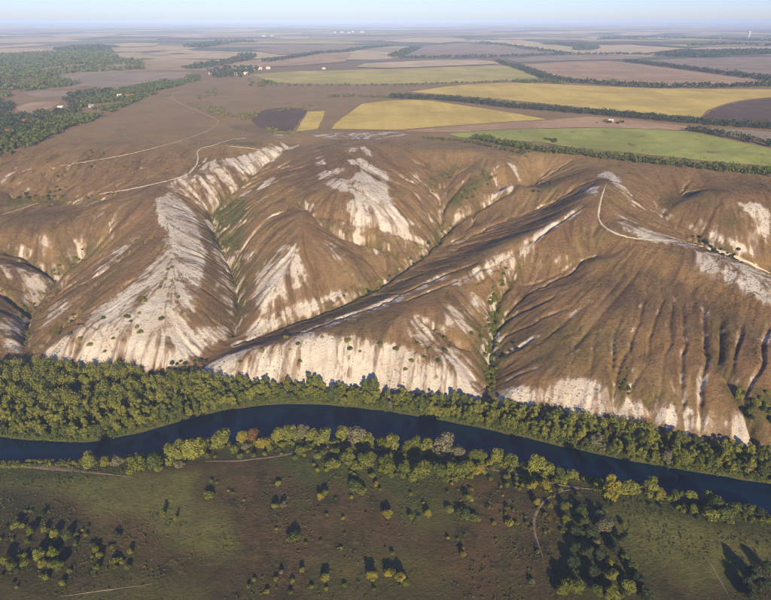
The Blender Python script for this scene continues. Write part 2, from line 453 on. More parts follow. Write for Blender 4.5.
CHALK = [  # photo polygon, how much bare chalk
 ([(40,352),(62,338),(80,325),(110,334),(140,345),(170,349),(203,349),(180,368),(140,370),(60,368)], .76),
 ([(92,307),(130,283),(152,264),(163,240),(175,225),(195,240),(205,265),(203,295),(192,322),(172,350),(130,350),(82,324)], .61),
 ([(154,202),(168,190),(182,198),(196,214),(206,255),(202,280),(185,262),(172,238),(160,222)], .74),
 ([(200,225),(208,213),(225,245),(237,278),(238,312),(228,328),(222,300),(217,262)], .40),
 ([(158,347),(200,326),(236,322),(228,338),(195,356),(165,366)], .60),
 ([(160,188),(182,174),(200,158),(230,158),(252,166),(240,178),(220,193),(209,210),(192,205),(178,195)], .47),
 ([(222,160),(245,155),(270,146),(284,147),(281,156),(258,170),(245,173),(232,168)], .85),
 ([(280,140),(287,145),(301,144),(290,150),(283,147)], .85),
 ([(255,190),(266,180),(275,174),(275,179),(260,191)], .95), ([(240,195),(252,189),(252,192),(242,198)], .8),
 ([(20,280),(45,266),(60,268),(75,255),(92,244),(96,250),(60,277),(36,302),(25,306)], .46),
 ([(0,320),(12,312),(24,318),(26,345),(20,360),(0,356)], .52), ([(20,228),(40,232),(58,245),(50,250),(30,240)], .47),
 ([(85,215),(105,210),(110,218),(90,222)], .45), ([(48,300),(70,295),(72,305),(55,325),(40,330)], .42), ([(0,262),(20,258),(40,270),(20,275),(0,280)], .4),
 ([(90,268),(120,245),(148,222),(152,228),(125,258),(98,275)], .40),
 ([(350,180),(365,165),(385,170),(391,180),(389,196),(402,214),(418,224),(405,229),(375,223),(348,215),(345,205),(355,195),(340,190),(322,184),(335,177)], .74),
 ([(362,186),(384,188),(388,200),(378,212),(360,205)], .95),
 ([(345,160),(360,157),(376,168),(390,176),(385,180),(365,172)], .85), ([(340,143),(352,142),(374,150),(370,158),(352,152)], .44),
 ([(318,173),(330,168),(346,166),(346,170),(322,181)], .66), ([(314,150),(326,150),(326,165),(314,166)], .46),
 ([(248,307),(254,282),(268,262),(282,245),(295,240),(300,255),(309,276),(300,290),(285,300),(262,314)], .60), ([(254,302),(266,276),(280,258),(291,262),(286,285),(268,302)], .80),
 ([(320,240),(335,240),(350,250),(362,262),(355,268),(335,260)], .50), ([(365,243),(385,245),(388,252),(372,256)], .55), ([(336,216),(375,222),(405,229),(428,241),(424,244),(400,236),(370,229),(338,221)], .72),
 ([(246,326),(270,313),(300,301),(325,293),(340,288),(344,296),(320,309),(300,317),(270,330),(248,340)], .72),
 ([(285,340),(330,318),(365,308),(395,294),(402,298),(376,313),(335,325),(300,340)], .60),
 ([(455,280),(475,265),(505,252),(520,247),(530,237),(560,217),(584,204),(586,210),(560,227),(540,243),(524,262),(508,263),(482,276),(462,286)], .62),
 ([(395,296),(430,280),(455,268),(458,272),(432,285),(400,300)], .52), ([(418,283),(470,258),(500,246),(502,250),(470,264),(424,287)], .42),
 ([(446,306),(460,298),(475,302),(481,315),(476,330),(462,338),(450,328),(443,316)], .50),
 ([(408,318),(425,315),(440,328),(462,345),(476,365),(480,382),(466,388),(450,368),(425,350),(410,335)], .53), ([(470,290),(476,296),(492,310),(490,314),(474,300)], .8),
 ([(198,370),(225,356),(260,344),(300,337),(340,334),(375,338),(410,347),(437,360),(457,376),(478,394),(472,408),(420,403),(340,396),(270,390),(205,382)], .76),
 ([(498,400),(505,390),(520,386),(545,385),(560,379),(590,377),(608,384),(618,400),(624,425),(600,420),(560,412),(500,408)], .70),
 ([(622,404),(640,398),(648,403),(651,424),(630,420)], .62), ([(655,412),(665,398),(680,406),(686,428),(655,426)], .66), ([(698,428),(712,405),(718,411),(716,440),(703,436)], .54),
 ([(722,424),(740,405),(748,416),(757,446),(735,444)], .80), ([(757,428),(771,420),(800,440),(800,460),(760,448)], .50),
 ([(726,370),(736,378),(744,394),(740,394),(728,380)], .62),
 ([(596,178),(604,170),(615,172),(622,182),(640,204),(666,216),(655,214),(632,204),(618,190),(608,180)], .66), ([(578,185),(600,188),(598,196),(588,193)], .8),
 ([(608,212),(625,215),(638,225),(665,234),(690,241),(702,250),(680,248),(650,240),(620,231)], .54), ([(628,232),(650,230),(672,240),(650,243)], .7),
 ([(690,250),(720,253),(745,263),(771,274),(840,305),(840,335),(771,309),(750,296),(720,276),(695,259)], .66), ([(698,262),(712,270),(722,282),(712,280)], .52),
 ([(690,220),(700,217),(714,228),(747,246),(754,257),(735,251),(705,236)], .62),
 ([(735,200),(755,202),(775,210),(775,218),(750,212),(738,206)], .7), ([(740,206),(775,215),(768,252),(752,258),(748,230)], .46),
 ([(692,300),(704,304),(722,318),(724,332),(708,320),(698,310)], .50), ([(756,332),(775,328),(778,345),(760,345)], .58), ([(735,330),(742,330),(740,345),(735,342)], .5),
 ([(308,136),(330,132),(355,133),(400,131),(410,135),(378,139),(330,139)], .52), ([(270,134),(300,136),(300,139),(275,138)], .42),
 ([(507,156),(513,160),(521,176),(512,190),(496,197),(470,211),(456,219),(455,214),(482,199),(503,187),(515,176),(508,162)], .60),
 ([(488,165),(500,160),(502,170),(494,176)], .42), ([(472,190),(478,190),(478,195),(472,195)], .5),
 ([(410,175),(418,172),(416,185),(410,190)], .44), ([(428,188),(445,190),(448,196),(436,196)], .4),
]
def in_poly(x, y, poly):
    r = np.zeros(x.shape, bool); n = len(poly)
    for k in range(n):
        x1, y1 = poly[k]; x2, y2 = poly[(k + 1) % n]
        if y1 == y2: continue
        c = ((y1 > y) != (y2 > y)) & (x < (x2 - x1) * (y - y1) / (y2 - y1) + x1)
        r ^= c
    return r
def raster_poly(acc, pxpoly, val, mode='max'):
    w = hit_line(pxpoly + [pxpoly[0]], 3)
    i0 = max(int((w[:, 0].min() - RX0) / RS), 0); i1 = min(int((w[:, 0].max() - RX0) / RS) + 2, nx)
    j0 = max(int((w[:, 1].min() - RY0) / RS), 0); j1 = min(int((w[:, 1].max() - RY0) / RS) + 2, ny)
    if i1 <= i0 or j1 <= j0: return
    m = in_poly(XX[j0:j1, i0:i1], YY[j0:j1, i0:i1], [tuple(p) for p in w])
    acc[j0:j1, i0:i1] = np.where(m, np.maximum(acc[j0:j1, i0:i1], val), acc[j0:j1, i0:i1])

cdens = np.zeros((ny, nx))
for poly, c in CHALK:
    raster_poly(cdens, poly, c)
cdens = blur(cdens, 3)
for pl, gdef in zip(gully_lines, GULLY):
    sl_, d, par = line_dist(pl, 12)
    rim = np.exp(-((d - gdef[2] * .8) / 1.3) ** 2) * sstep(.42, .72, fbm(XX[sl_] / 11.0 + 9, YY[sl_] / 11.0, 3)) * (.42 if pl[0, 0] > 110 else .60)
    cdens[sl_] = np.maximum(cdens[sl_], np.clip(rim, 0, .55))
# steep raw gully sides break to chalk as well
gy2, gx2 = np.gradient(ZD, RS)
slope2 = np.hypot(gx2, gy2)
cdens = np.maximum(cdens, 0.40 * sstep(0.80, 1.15, slope2) * edge)
cdens = np.maximum(cdens, .42 * sstep(.9, 2.6, flow) * sstep(.16, .4, _sl) * sstep(.50, .66, fbm(XX / 30. + 5, YY / 30., 3)) * edge)
cdens += 0.14 * sstep(0.62, 0.78, lowf) * sstep(0.2, 0.45, slope) * edge
r0 = streaks(rng.standard_normal((ny, nx)), 8)
patt = 0.5 + 0.13 * r0 + 0.12 * r1 + 0.09 * r2 + 0.50 * (fbm(XX / 3.0, YY / 3.0, 3) - 0.5) + 0.35 * (fbm(XX / 14.0, YY / 14.0, 3) - 0.5)
chalk = sstep(-0.24, 0.24, cdens - patt) * sstep(0.02, 0.2, cdens)
# bare chalk stands as flutes between the rills
ZD += sstep(0.3, 0.7, cdens) * sstep(0.25, 0.7, slope) * np.clip(r1, -2, 2) * 0.55

GREENP = [
 ([(205,218),(216,208),(245,196),(250,210),(240,238),(246,262),(250,285),(240,315),(234,300),(228,262),(215,235)], .75),
 ([(60,255),(80,245),(96,240),(100,248),(66,275),(38,305),(30,330),(26,350),(20,340),(24,310)], .6),
 ([(445,200),(470,180),(490,170),(500,166),(485,184),(462,200),(450,210)], .75), ([(425,185),(440,172),(462,163),(455,172),(436,184),(425,195)], .6),
 ([(425,250),(440,232),(448,225),(450,235),(436,250),(428,258)], .8), ([(700,235),(730,250),(745,262),(740,266),(712,255),(698,245)], .8),
 ([(475,345),(488,320),(500,300),(512,310),(505,340),(500,380),(494,400),(484,400),(482,370)], .7), ([(250,285),(262,260),(280,240),(300,255),(270,270)], .2),
 ([(330,305),(380,282),(410,262),(415,266),(385,290),(345,308),(300,322),(270,332),(268,328)], .55), ([(540,185),(560,178),(556,188),(540,196)], .5),
 ([(690,192),(715,188),(712,196),(690,200)], .5), ([(725,215),(740,210),(738,228),(722,226)], .55), ([(745,385),(771,395),(800,420),(771,425),(752,412)], .8),
 ([(220,120),(250,118),(290,130),(262,134),(235,130)], .4), ([(225,142),(262,143),(275,148),(240,147)], .55), ([(615,340),(622,360),(640,395),(632,398),(615,378)], .35), ([(0,198),(40,197),(80,199),(110,198),(80,203),(30,206),(0,206)], .6),
 ([(660,190),(680,195),(676,215),(660,205)], .4), ([(560,320),(620,330),(600,370),(530,370),(510,340)], .25), ([(110,258),(140,238),(130,262),(100,290),(85,300)], .2),
]
green = np.zeros((ny, nx))
for poly, c in GREENP: raster_poly(green, poly, c)
for pl, gdef in zip(gully_lines, GULLY):
    if gdef[1] < 2.9: continue
    sl_, d, par = line_dist(pl, 14)
    green[sl_] = np.maximum(green[sl_], 0.55 * np.exp(-(d / 4.5) ** 2))
green = blur(green, 4)
green = np.maximum(green, .55 * sstep(2.0, 5.0, blur(flow, 2)) * edge)
green = np.clip(green * (0.6 + 1.1 * fbm(XX / 9.0, YY / 9.0, 3)), 0, 1)
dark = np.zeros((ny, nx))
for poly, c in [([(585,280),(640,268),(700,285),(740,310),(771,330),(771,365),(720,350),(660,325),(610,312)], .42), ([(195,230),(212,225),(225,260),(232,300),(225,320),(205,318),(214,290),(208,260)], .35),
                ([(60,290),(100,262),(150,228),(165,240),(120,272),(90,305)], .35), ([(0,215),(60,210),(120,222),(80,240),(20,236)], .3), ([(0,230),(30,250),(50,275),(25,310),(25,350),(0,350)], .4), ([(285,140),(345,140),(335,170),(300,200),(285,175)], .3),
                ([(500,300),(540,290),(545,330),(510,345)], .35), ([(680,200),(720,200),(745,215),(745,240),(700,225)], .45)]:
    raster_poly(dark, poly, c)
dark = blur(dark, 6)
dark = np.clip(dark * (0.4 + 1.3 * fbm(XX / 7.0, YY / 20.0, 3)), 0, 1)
ZH = ZD

def ground(x, y): return ground0(x, y, ZH)
def gz(x, y): return float(ground(np.array([x]), np.array([y]))[0])
def rast(A, x, y):
    ix = (x - RX0) / RS; iy = (y - RY0) / RS
    ins = (ix >= 0) & (ix <= nx - 1.01) & (iy >= 0) & (iy <= ny - 1.01)
    return np.where(ins, bil(A, ix, iy), 0.0)

# ------------------------------------------------------------------ materials
class NT:
    def __init__(s, name):
        s.m = bpy.data.materials.new(name); s.m.use_nodes = True
        s.t = s.m.node_tree; s.n = s.t.nodes; s.l = s.t.links
        s.b = s.n['Principled BSDF']; s.b.inputs['Specular IOR Level'].default_value = 0.15
        s.b.inputs['Roughness'].default_value = 0.9
        s.pos = s.n.new('ShaderNodeNewGeometry').outputs['Position']
    def _in(s, sock, v):
        if hasattr(v, 'is_linked') or hasattr(v, 'links'): s.l.new(v, sock)
        elif isinstance(v, tuple) and len(v) == 3 and sock.type == 'RGBA': sock.default_value = (*v, 1)
        else: sock.default_value = v
    def noise(s, scale, detail=4, rough=0.55, vec=None, sc3=None):
        n = s.n.new('ShaderNodeTexNoise'); n.inputs['Scale'].default_value = scale
        n.inputs['Detail'].default_value = detail; n.inputs['Roughness'].default_value = rough
        v = vec or s.pos
        if sc3:
            mp = s.n.new('ShaderNodeMapping'); mp.inputs['Scale'].default_value = sc3; s.l.new(v, mp.inputs['Vector']); v = mp.outputs[0]
        s.l.new(v, n.inputs['Vector']); return n.outputs['Fac']
    def ramp(s, fac, lo, hi):
        n = s.n.new('ShaderNodeMapRange'); n.interpolation_type = 'SMOOTHSTEP'
        s._in(n.inputs['Value'], fac); n.inputs['From Min'].default_value = lo; n.inputs['From Max'].default_value = hi
        return n.outputs['Result']
    def mix(s, fac, a, b, mode='MIX'):
        n = s.n.new('ShaderNodeMix'); n.data_type = 'RGBA'; n.blend_type = mode
        s._in(n.inputs[0], fac); s._in(n.inputs[6], a); s._in(n.inputs[7], b); return n.outputs[2]
    def math(s, op, a, b=0.5):
        n = s.n.new('ShaderNodeMath'); n.operation = op; s._in(n.inputs[0], a); s._in(n.inputs[1], b); return n.outputs[0]
    def attr(s, name):
        n = s.n.new('ShaderNodeAttribute'); n.attribute_name = name; return n
    def sep(s, col):
        n = s.n.new('ShaderNodeSeparateColor'); s.l.new(col, n.inputs[0]); return n.outputs
    def rgb(s, c):
        n = s.n.new('ShaderNodeRGB'); n.outputs[0].default_value = (*c, 1); return n.outputs[0]
    def bump(s, h, strength, dist):
        n = s.n.new('ShaderNodeBump'); n.inputs['Strength'].default_value = strength; n.inputs['Distance'].default_value = dist
        s.l.new(h, n.inputs['Height']); s.l.new(n.outputs[0], s.b.inputs['Normal'])
    def done(s, col):
        s._in(s.b.inputs['Base Color'], col); return s.m

def terrain_material():
    t = NT('terrain_grass_and_chalk')
    surf = t.attr('surf'); sp = t.sep(surf.outputs['Color']); ch, gr, dk = sp[0], sp[1], sp[2]
    zone = t.attr('zone'); zp = t.sep(zone.outputs['Color']); fl, ol, far = zp[0], zp[1], zp[2]
    nb = t.noise(0.012, 4); nm = t.noise(0.07, 5); nf = t.noise(0.5, 5, 0.65); nff = t.noise(1.8, 3, 0.7)
    # dry steppe grass of the hills
    hill = t.mix(t.ramp(nb, .42, .58), (0.215, 0.125, 0.056), (0.270, 0.168, 0.064))
    hill = t.mix(t.math('MULTIPLY', t.ramp(t.noise(0.028, 5, .65), .50, .64), .85), hill, (0.190, 0.150, 0.050))
    hill = t.mix(t.math('MULTIPLY', t.ramp(nm, .48, .64), .75), hill, (0.155, 0.104, 0.060))
    hill = t.mix(t.math('MULTIPLY', t.ramp(t.noise(0.18, 4, .7), .52, .66), .6), hill, (0.30, 0.200, 0.120))
    hill = t.mix(t.math('MULTIPLY', t.ramp(nf, .50, .64), 0.65), hill, (0.100, 0.058, 0.032))
    hill = t.mix(t.math('MULTIPLY', t.ramp(nff, .48, .62), 0.7), hill, (0.29, 0.190, 0.100))
    stk = surf.outputs['Alpha']
    hill = t.mix(t.math('MULTIPLY', t.ramp(stk, .55, .80), .55), hill, (0.085, 0.056, 0.030))
    hill = t.mix(t.math('MULTIPLY', t.ramp(stk, .42, .22), .40), hill, (0.31, 0.215, 0.110))
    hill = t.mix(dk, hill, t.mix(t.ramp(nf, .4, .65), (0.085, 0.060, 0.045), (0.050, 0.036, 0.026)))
    hill = t.mix(gr, hill, t.mix(t.ramp(nf, .4, .65), (0.105, 0.105, 0.025), (0.045, 0.055, 0.016)))
    plat = t.mix(t.ramp(nb, .4, .6), (0.37, 0.245, 0.110), (0.31, 0.21, 0.10))
    plat = t.mix(t.math('MULTIPLY', t.ramp(t.noise(0.03, 5, .65), .5, .66), .7), plat, (0.23, 0.195, 0.075))
    plat = t.mix(t.math('MULTIPLY', t.ramp(nf, .5, .7), .5), plat, (0.16, 0.11, 0.06))
    hill = t.mix(t.math('MULTIPLY', zone.outputs['Alpha'], .75), hill, plat)
    # meadow of the near bank
    n2 = t.noise(0.035, 5, 0.6); n3 = t.noise(0.25, 5, 0.7)
    mead = t.mix(t.ramp(n2, .42, .58), (0.120, 0.076, 0.034), (0.072, 0.058, 0.024))
    mead = t.mix(t.math('MULTIPLY', t.ramp(t.noise(0.09, 5, .65), .50, .63), .8), mead, (0.090, 0.086, 0.026))
    mead = t.mix(t.math('MULTIPLY', t.ramp(n3, .50, .66), 0.7), mead, (0.190, 0.125, 0.055))
    mead = t.mix(t.math('MULTIPLY', t.ramp(nf, .52, .68), 0.6), mead, (0.050, 0.045, 0.020))
    mead = t.mix(t.math('MULTIPLY', t.ramp(nff, .5, .7), 0.5), mead, (0.155, 0.115, 0.050))
    oliv = t.mix(t.ramp(n3, .40, .62), (0.190, 0.185, 0.048), (0.130, 0.142, 0.036))
    oliv = t.mix(t.math('MULTIPLY', t.ramp(nff, .5, .75), 0.5), oliv, (0.20, 0.175, 0.065))
    oliv = t.mix(t.math('MULTIPLY', t.ramp(n2, .5, .65), 0.4), oliv, (0.15, 0.115, 0.05))
    mead = t.mix(t.math('MULTIPLY', t.ramp(t.noise(0.055, 6, .7), .54, .62), .75), mead, (0.040, 0.040, 0.018))
    mead = t.mix(ol, mead, oliv)
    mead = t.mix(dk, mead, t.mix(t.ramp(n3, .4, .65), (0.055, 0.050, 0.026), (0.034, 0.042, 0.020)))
    mead = t.mix(gr, mead, t.mix(t.ramp(n3, .4, .6), (0.105, 0.115, 0.028), (0.065, 0.080, 0.022)))
    col = t.mix(fl, hill, mead)
    # far plain: a patchwork of fields too distant to tell apart
    vo = t.n.new('ShaderNodeTexVoronoi'); vo.feature = 'F1'; vo.inputs['Scale'].default_value = 1.0
    vo.inputs['Randomness'].default_value = 0.9
    mp = t.n.new('ShaderNodeMapping'); mp.inputs['Scale'].default_value = (1 / 700.0, 1 / 560.0, 0); mp.inputs['Rotation'].default_value = (0, 0, 0.35)
    t.l.new(t.pos, mp.inputs['Vector']); t.l.new(mp.outputs[0], vo.inputs['Vector'])
    vr = t.sep(vo.outputs['Color'])
    fcol = t.mix(t.ramp(vr[0], .25, .45), (0.23, 0.165, 0.115), (0.38, 0.29, 0.19))
    fcol = t.mix(t.ramp(vr[1], .50, .53), fcol, (0.58, 0.45, 0.27))
    fcol = t.mix(t.ramp(vr[2], .74, .78), fcol, (0.13, 0.15, 0.08))
    fcol = t.mix(t.ramp(t.noise(0.0011, 5, 0.6), .56, .62), fcol, (0.065, 0.080, 0.055))
    fcol = t.mix(t.math('MULTIPLY', t.ramp(t.noise(0.02, 4), .4, .7), 0.3), fcol, (0.13, 0.09, 0.06))
    col = t.mix(far, col, fcol)
    # chalk
    chc = t.mix(t.ramp(t.noise(0.05, 4), .4, .65), (0.66, 0.61, 0.54), (0.56, 0.495, 0.42))
    chc = t.mix(t.math('MULTIPLY', t.ramp(nf, .50, .72), 0.55), chc, (0.37, 0.27, 0.19))
    chc = t.mix(t.math('MULTIPLY', t.ramp(nff, .52, .70), 0.6), chc, (0.22, 0.15, 0.095))
    chc = t.mix(t.math('MULTIPLY', t.ramp(stk, .52, .74), .75), chc, (0.26, 0.185, 0.125))
    jit = t.math('MULTIPLY', t.math('SUBTRACT', nff, 0.5), 1.1)
    jit2 = t.math('MULTIPLY', t.math('SUBTRACT', nf, 0.5), 0.7)
    edge_ = t.math('ADD', t.math('ADD', ch, jit), jit2)
    soil = t.mix(t.ramp(nm, .4, .65), (0.35, 0.26, 0.18), (0.27, 0.195, 0.135))
    on = t.ramp(ch, .02, .14)
    col = t.mix(t.math('MULTIPLY', t.ramp(edge_, .05, .45), on), col, soil)
    col = t.mix(t.math('MULTIPLY', t.ramp(edge_, .46, .80), on), col, chc)
    h = t.math('ADD', t.noise(0.6, 5, 0.7), t.math('MULTIPLY', nff, 0.4))
    t.bump(h, 1.0, 1.3)
    return t.done(col)
MAT_TERRAIN = terrain_material()

# ------------------------------------------------------------------ the ground, one sheet to the horizon
def grid_mesh(name, Xg, Yg, Zg, mat, attrs):
    me = bpy.data.meshes.new(name)
    nr, nc = Xg.shape
    idx = np.arange(nr * nc).reshape(nr, nc)
    f = np.stack([idx[:-1, :-1], idx[:-1, 1:], idx[1:, 1:], idx[1:, :-1]], -1).reshape(-1, 4)
    me.vertices.add(nr * nc); me.vertices.foreach_set('co', np.stack([Xg, Yg, Zg], -1).astype(np.float32).ravel())
    me.loops.add(f.size); me.loops.foreach_set('vertex_index', f.ravel().astype(np.int32))
    me.polygons.add(len(f)); me.polygons.foreach_set('loop_start', np.arange(0, f.size, 4, dtype=np.int32))
    me.update(calc_edges=True); me.shade_smooth()
    for an, a in attrs.items():
        at = me.attributes.new(an, 'FLOAT_COLOR', 'POINT')
        at.data.foreach_set('color', a.astype(np.float32).ravel())
    me.materials.append(mat)
    o = bpy.data.objects.new(name, me); COL.objects.link(o)
    return o

ys = np.concatenate([np.linspace(-900, 80, 24), np.arange(88, 150, 4.0), np.arange(150, 240, 1.15), np.arange(240, 760, 0.9), np.geomspace(761.5, 1500, 150), np.geomspace(1510, 45000, 110)])
sa = np.linspace(-1, 1, 801)
se = 1 + np.geomspace(0.01, 2.2, 30)
s_ = np.concatenate([-se[::-1], sa, se])
Yg, Sg = np.meshgrid(ys, s_, indexing='ij')
hw_ = 0.66 * (np.maximum(Yg, 60) * CP + 100) + 14
Xg = Sg * hw_
Zg = ground(Xg, Yg)
Sfoot = Yg - foot_y(Xg)
def poly_mask(pxpoly, z=3.5, soft=0):
    px_, py_ = on_level([p[0] for p in pxpoly], [p[1] for p in pxpoly], z)
    return in_poly(Xg, Yg, list(zip(px_, py_)))
flood = 1 - sstep(-8, 3, Sfoot + 6 * (fbm(Xg / 12.0, Yg / 12.0, 2) - 0.5))
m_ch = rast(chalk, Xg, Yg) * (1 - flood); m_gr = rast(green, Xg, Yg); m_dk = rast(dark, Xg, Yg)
jx = Xg + 16 * (fbm(Xg / 20.0, Yg / 20.0, 3) - 0.5); jy = Yg + 16 * (fbm(Xg / 20.0 + 40, Yg / 20.0, 3) - 0.5)
def fmask(polys):
    a = np.zeros(Xg.shape)
    for poly, v in polys:
        w = on_level([p[0] for p in poly], [p[1] for p in poly], 3.5)
        a = np.maximum(a, v * in_poly(jx, jy, list(zip(*w))))
    return blur(a, 4) * (0.55 + 0.9 * fbm(Xg / 7.0, Yg / 7.0, 3)).clip(0, 1)
r_ = (Yg < 330)
m_ol = fmask([([(-200,466),(0,468),(120,472),(195,466),(190,500),(232,512),(245,545),(215,560),(170,545),(150,520),(95,505),(0,492),(-200,490)], .95),
              ([(615,500),(650,488),(690,500),(720,518),(771,522),(900,560),(900,600),(771,565),(740,585),(690,592),(640,570),(618,535)], .9),
              ([(0,600),(60,585),(170,585),(220,600),(100,680),(0,700)], .5), ([(300,560),(340,540),(420,545),(460,600),(300,610)], .35), ([(385,480),(450,500),(470,515),(420,525),(385,510)], .6), ([(185,535),(230,530),(245,555),(200,562)], .6)])
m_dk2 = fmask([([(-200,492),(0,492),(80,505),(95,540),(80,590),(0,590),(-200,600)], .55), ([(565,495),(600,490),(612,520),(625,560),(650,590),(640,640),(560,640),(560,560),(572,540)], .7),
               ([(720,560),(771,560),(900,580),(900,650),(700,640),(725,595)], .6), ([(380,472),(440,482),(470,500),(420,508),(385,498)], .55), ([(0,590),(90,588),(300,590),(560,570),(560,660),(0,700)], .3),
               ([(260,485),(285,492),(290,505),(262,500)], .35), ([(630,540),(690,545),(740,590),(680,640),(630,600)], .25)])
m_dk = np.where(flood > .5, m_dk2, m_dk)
m_gr2 = fmask([([(270,445),(330,445),(400,452),(480,462),(560,475),(575,490),(500,482),(440,486),(400,500),(370,485),(300,478),(262,462)], .9), ([(400,495),(480,500),(490,520),(430,525),(395,512)], .6), ([(80,540),(130,540),(135,565),(90,572)], .5), ([(560,500),(640,500),(660,600),(560,610)], .5)])
m_gr = np.where(flood > .5, np.maximum(m_gr2, 0.75 * sstep(10, 0, river_near(Xg) - Yg - 12) * (Yg < river_near(Xg)) + 0.9 * (Yg > river_far(Xg))), m_gr)
far_m = sstep(900, 2100, Sfoot + 500 * (fbm(Xg / 700.0, Yg / 700.0, 3) - 0.5))
strk = np.clip(.5 + .16 * r0 + .16 * r1 + .08 * r2, 0, 1)
m_st = np.where(flood > .5, .5, np.where(Sfoot < 480, rast(strk, Xg, Yg), .5))
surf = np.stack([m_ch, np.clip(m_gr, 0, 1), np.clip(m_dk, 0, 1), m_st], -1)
plat_m = sstep(290, 400, Sfoot + 30 * (fbm(Xg / 60., Yg / 60., 3) - .5)) * (1 - .8 * np.clip(m_gr, 0, 1))
zone = np.stack([flood, m_ol, far_m, plat_m], -1)
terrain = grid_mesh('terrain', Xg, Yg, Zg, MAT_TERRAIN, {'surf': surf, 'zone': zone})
terrain['kind'] = 'structure'
terrain['label'] = 'dry grass hills with bare chalk slopes, river meadow and farmed plain'

# ------------------------------------------------------------------ the river
def water_material():
    t = NT('river_water')
    t.b.inputs['Roughness'].default_value = 0.06
    t.b.inputs['IOR'].default_value = 1.33
    t.b.inputs['Specular IOR Level'].default_value = 0.5
    n = t.noise(0.9, 3, 0.5, sc3=(1, 1.6, 1)); n2 = t.noise(0.05, 3)
    t.bump(n, 0.05, 0.1)
    return t.done(t.mix(t.ramp(n2, .35, .65), (0.0010, 0.012, 0.032), (0.0018, 0.017, 0.042)))
wx = np.linspace(-1500, 1500, 601); wt = np.linspace(0, 1, 9)
WX, WT = np.meshgrid(wx, wt)
WY = river_near(WX) - 5 + (river_far(WX) + 5 - river_near(WX) + 5) * WT
river = grid_mesh('river', WX, WY, np.zeros_like(WX), water_material(), {})
river['kind'] = 'structure'
river['label'] = 'dark blue slow river curving between wooded banks'
# ------------------------------------------------------------------ tracks
def ribbon(name, pxs, width, mat, label, lift=0.18, n=6):
    pl = wiggle(resample(np.array([px_hit(p[0], p[1], ZH) for p in dens(pxs, n)]), 2.5 if width < 4 else 5.0), 0.8, 14.0)
    k = np.array([0.25, 0.5, 0.25])
    for _ in range(6):
        for c in (0, 1): pl[1:-1, c] = np.convolve(pl[:, c], k, 'valid')
    tg = np.gradient(pl, axis=0); tg /= np.linalg.norm(tg, axis=1)[:, None] + 1e-9
    nm = np.stack([-tg[:, 1], tg[:, 0]], 1)
    wv = width * (0.35 + 1.2 * fbm(np.arange(len(pl)) / 3.0, np.full(len(pl), width * 3.3), 3)) * (0.12 + 0.88 * np.minimum(sstep(0, 8, np.arange(len(pl))), sstep(0, 8, np.arange(len(pl))[::-1])))
    cols = [-.5, -.3, -.1, .1, .3, .5]
    V = []; F = []
    for i in range(len(pl)):
        for c in cols:
            x, y = pl[i] + nm[i] * wv[i] * c
            V.append((x, y, 0))
    V = np.array(V); e = np.full(len(V), lift); e[0::6] = -0.25; e[5::6] = -0.25
    V[:, 2] = np.maximum.reduce([ground(V[:, 0] + a, V[:, 1] + b) for a, b in ((0, 0), (.5, .3), (-.5, -.3))]) + e
    for i in range(len(pl) - 1):
        for j in range(5): F.append((i * 6 + j, i * 6 + j + 1, i * 6 + 7 + j, i * 6 + 6 + j))
    me = bpy.data.meshes.new(name); me.from_pydata(V.tolist(), [], F); me.update(); me.shade_smooth()
    me.materials.append(mat)
    o = bpy.data.objects.new(name, me); COL.objects.link(o)
    o['kind'] = 'structure'; o['label'] = label
    return o
def track_mat(name, a, b):
    t = NT(name)
    c = t.mix(t.ramp(t.noise(0.35, 4), .4, .65), a, b)
    c = t.mix(t.math('MULTIPLY', t.ramp(t.noise(1.6, 3), .5, .7), .5), c, tuple(v * .6 for v in a))
    t.bump(t.noise(1.2, 4), .4, .3)
    return t.done(c)
M_CHALK_TRACK = track_mat('chalk_track', (.55, .48, .39), (.43, .35, .27))
M_FAINT_TRACK = track_mat('worn_track', (.46, .36, .25), (.36, .27, .18))
M_DIRT_TRACK = track_mat('dirt_track', (.26, .195, .13), (.20, .15, .10))
ribbon('track', [(100,194),(115,192),(130,189),(150,185),(172,180),(188,174),(197,165),(198,157),(197,151),(203,147),(212,146),(222,142),(234,139),(246,138)], 1.7, M_CHALK_TRACK, 'white chalk track climbing the hilltop above the side valley')
ribbon('track', [(226,146),(240,147),(262,150)], 1.4, M_CHALK_TRACK, 'short chalk track along the hilltop edge')
ribbon('track', [(60,166),(90,161),(120,156),(150,149),(180,141),(205,132),(216,126),(219,121),(212,117),(200,112),(188,107),(178,102),(171,98),(173,94),(184,90)], 1.8, M_FAINT_TRACK, 'pale track winding over the dry grass plateau to the village')
ribbon('track', [(0,215),(15,211),(28,206),(38,203)], 1.5, M_FAINT_TRACK, 'pale track ending on the grassy spur')
ribbon('track', [(606,184),(602,195),(600,206),(598,218),(603,226),(612,232),(624,237),(640,239),(664,240),(685,243),(705,247),(730,256),(760,268),(771,274)], 1.6, M_CHALK_TRACK, 'white chalk track bending round the bare knoll')
ribbon('track', [(-40,467),(0,466),(30,467),(60,468),(90,472),(120,475),(135,478)], 4.0, M_DIRT_TRACK, 'sandy dirt track along the meadow by the river', .08)
ribbon('track', [(205,461),(240,461),(280,456),(310,448),(340,446),(370,448),(395,451),(425,453),(450,459),(470,465),(490,469),(515,474),(540,480),(565,486),(592,490),(610,490)], 2.6, M_DIRT_TRACK, 'dirt track running behind the near bank trees', .08)
ribbon('track', [(583,489),(562,490),(552,495),(544,500),(538,508),(533,518),(533,528),(537,540),(543,552),(545,565)], 1.8, M_DIRT_TRACK, 'narrow footpath winding across the brown meadow', .08)
ribbon('track', [(700,548),(712,566),(722,584),(733,605)], 1.3, M_DIRT_TRACK, 'faint footpath across the green clearing', .06)
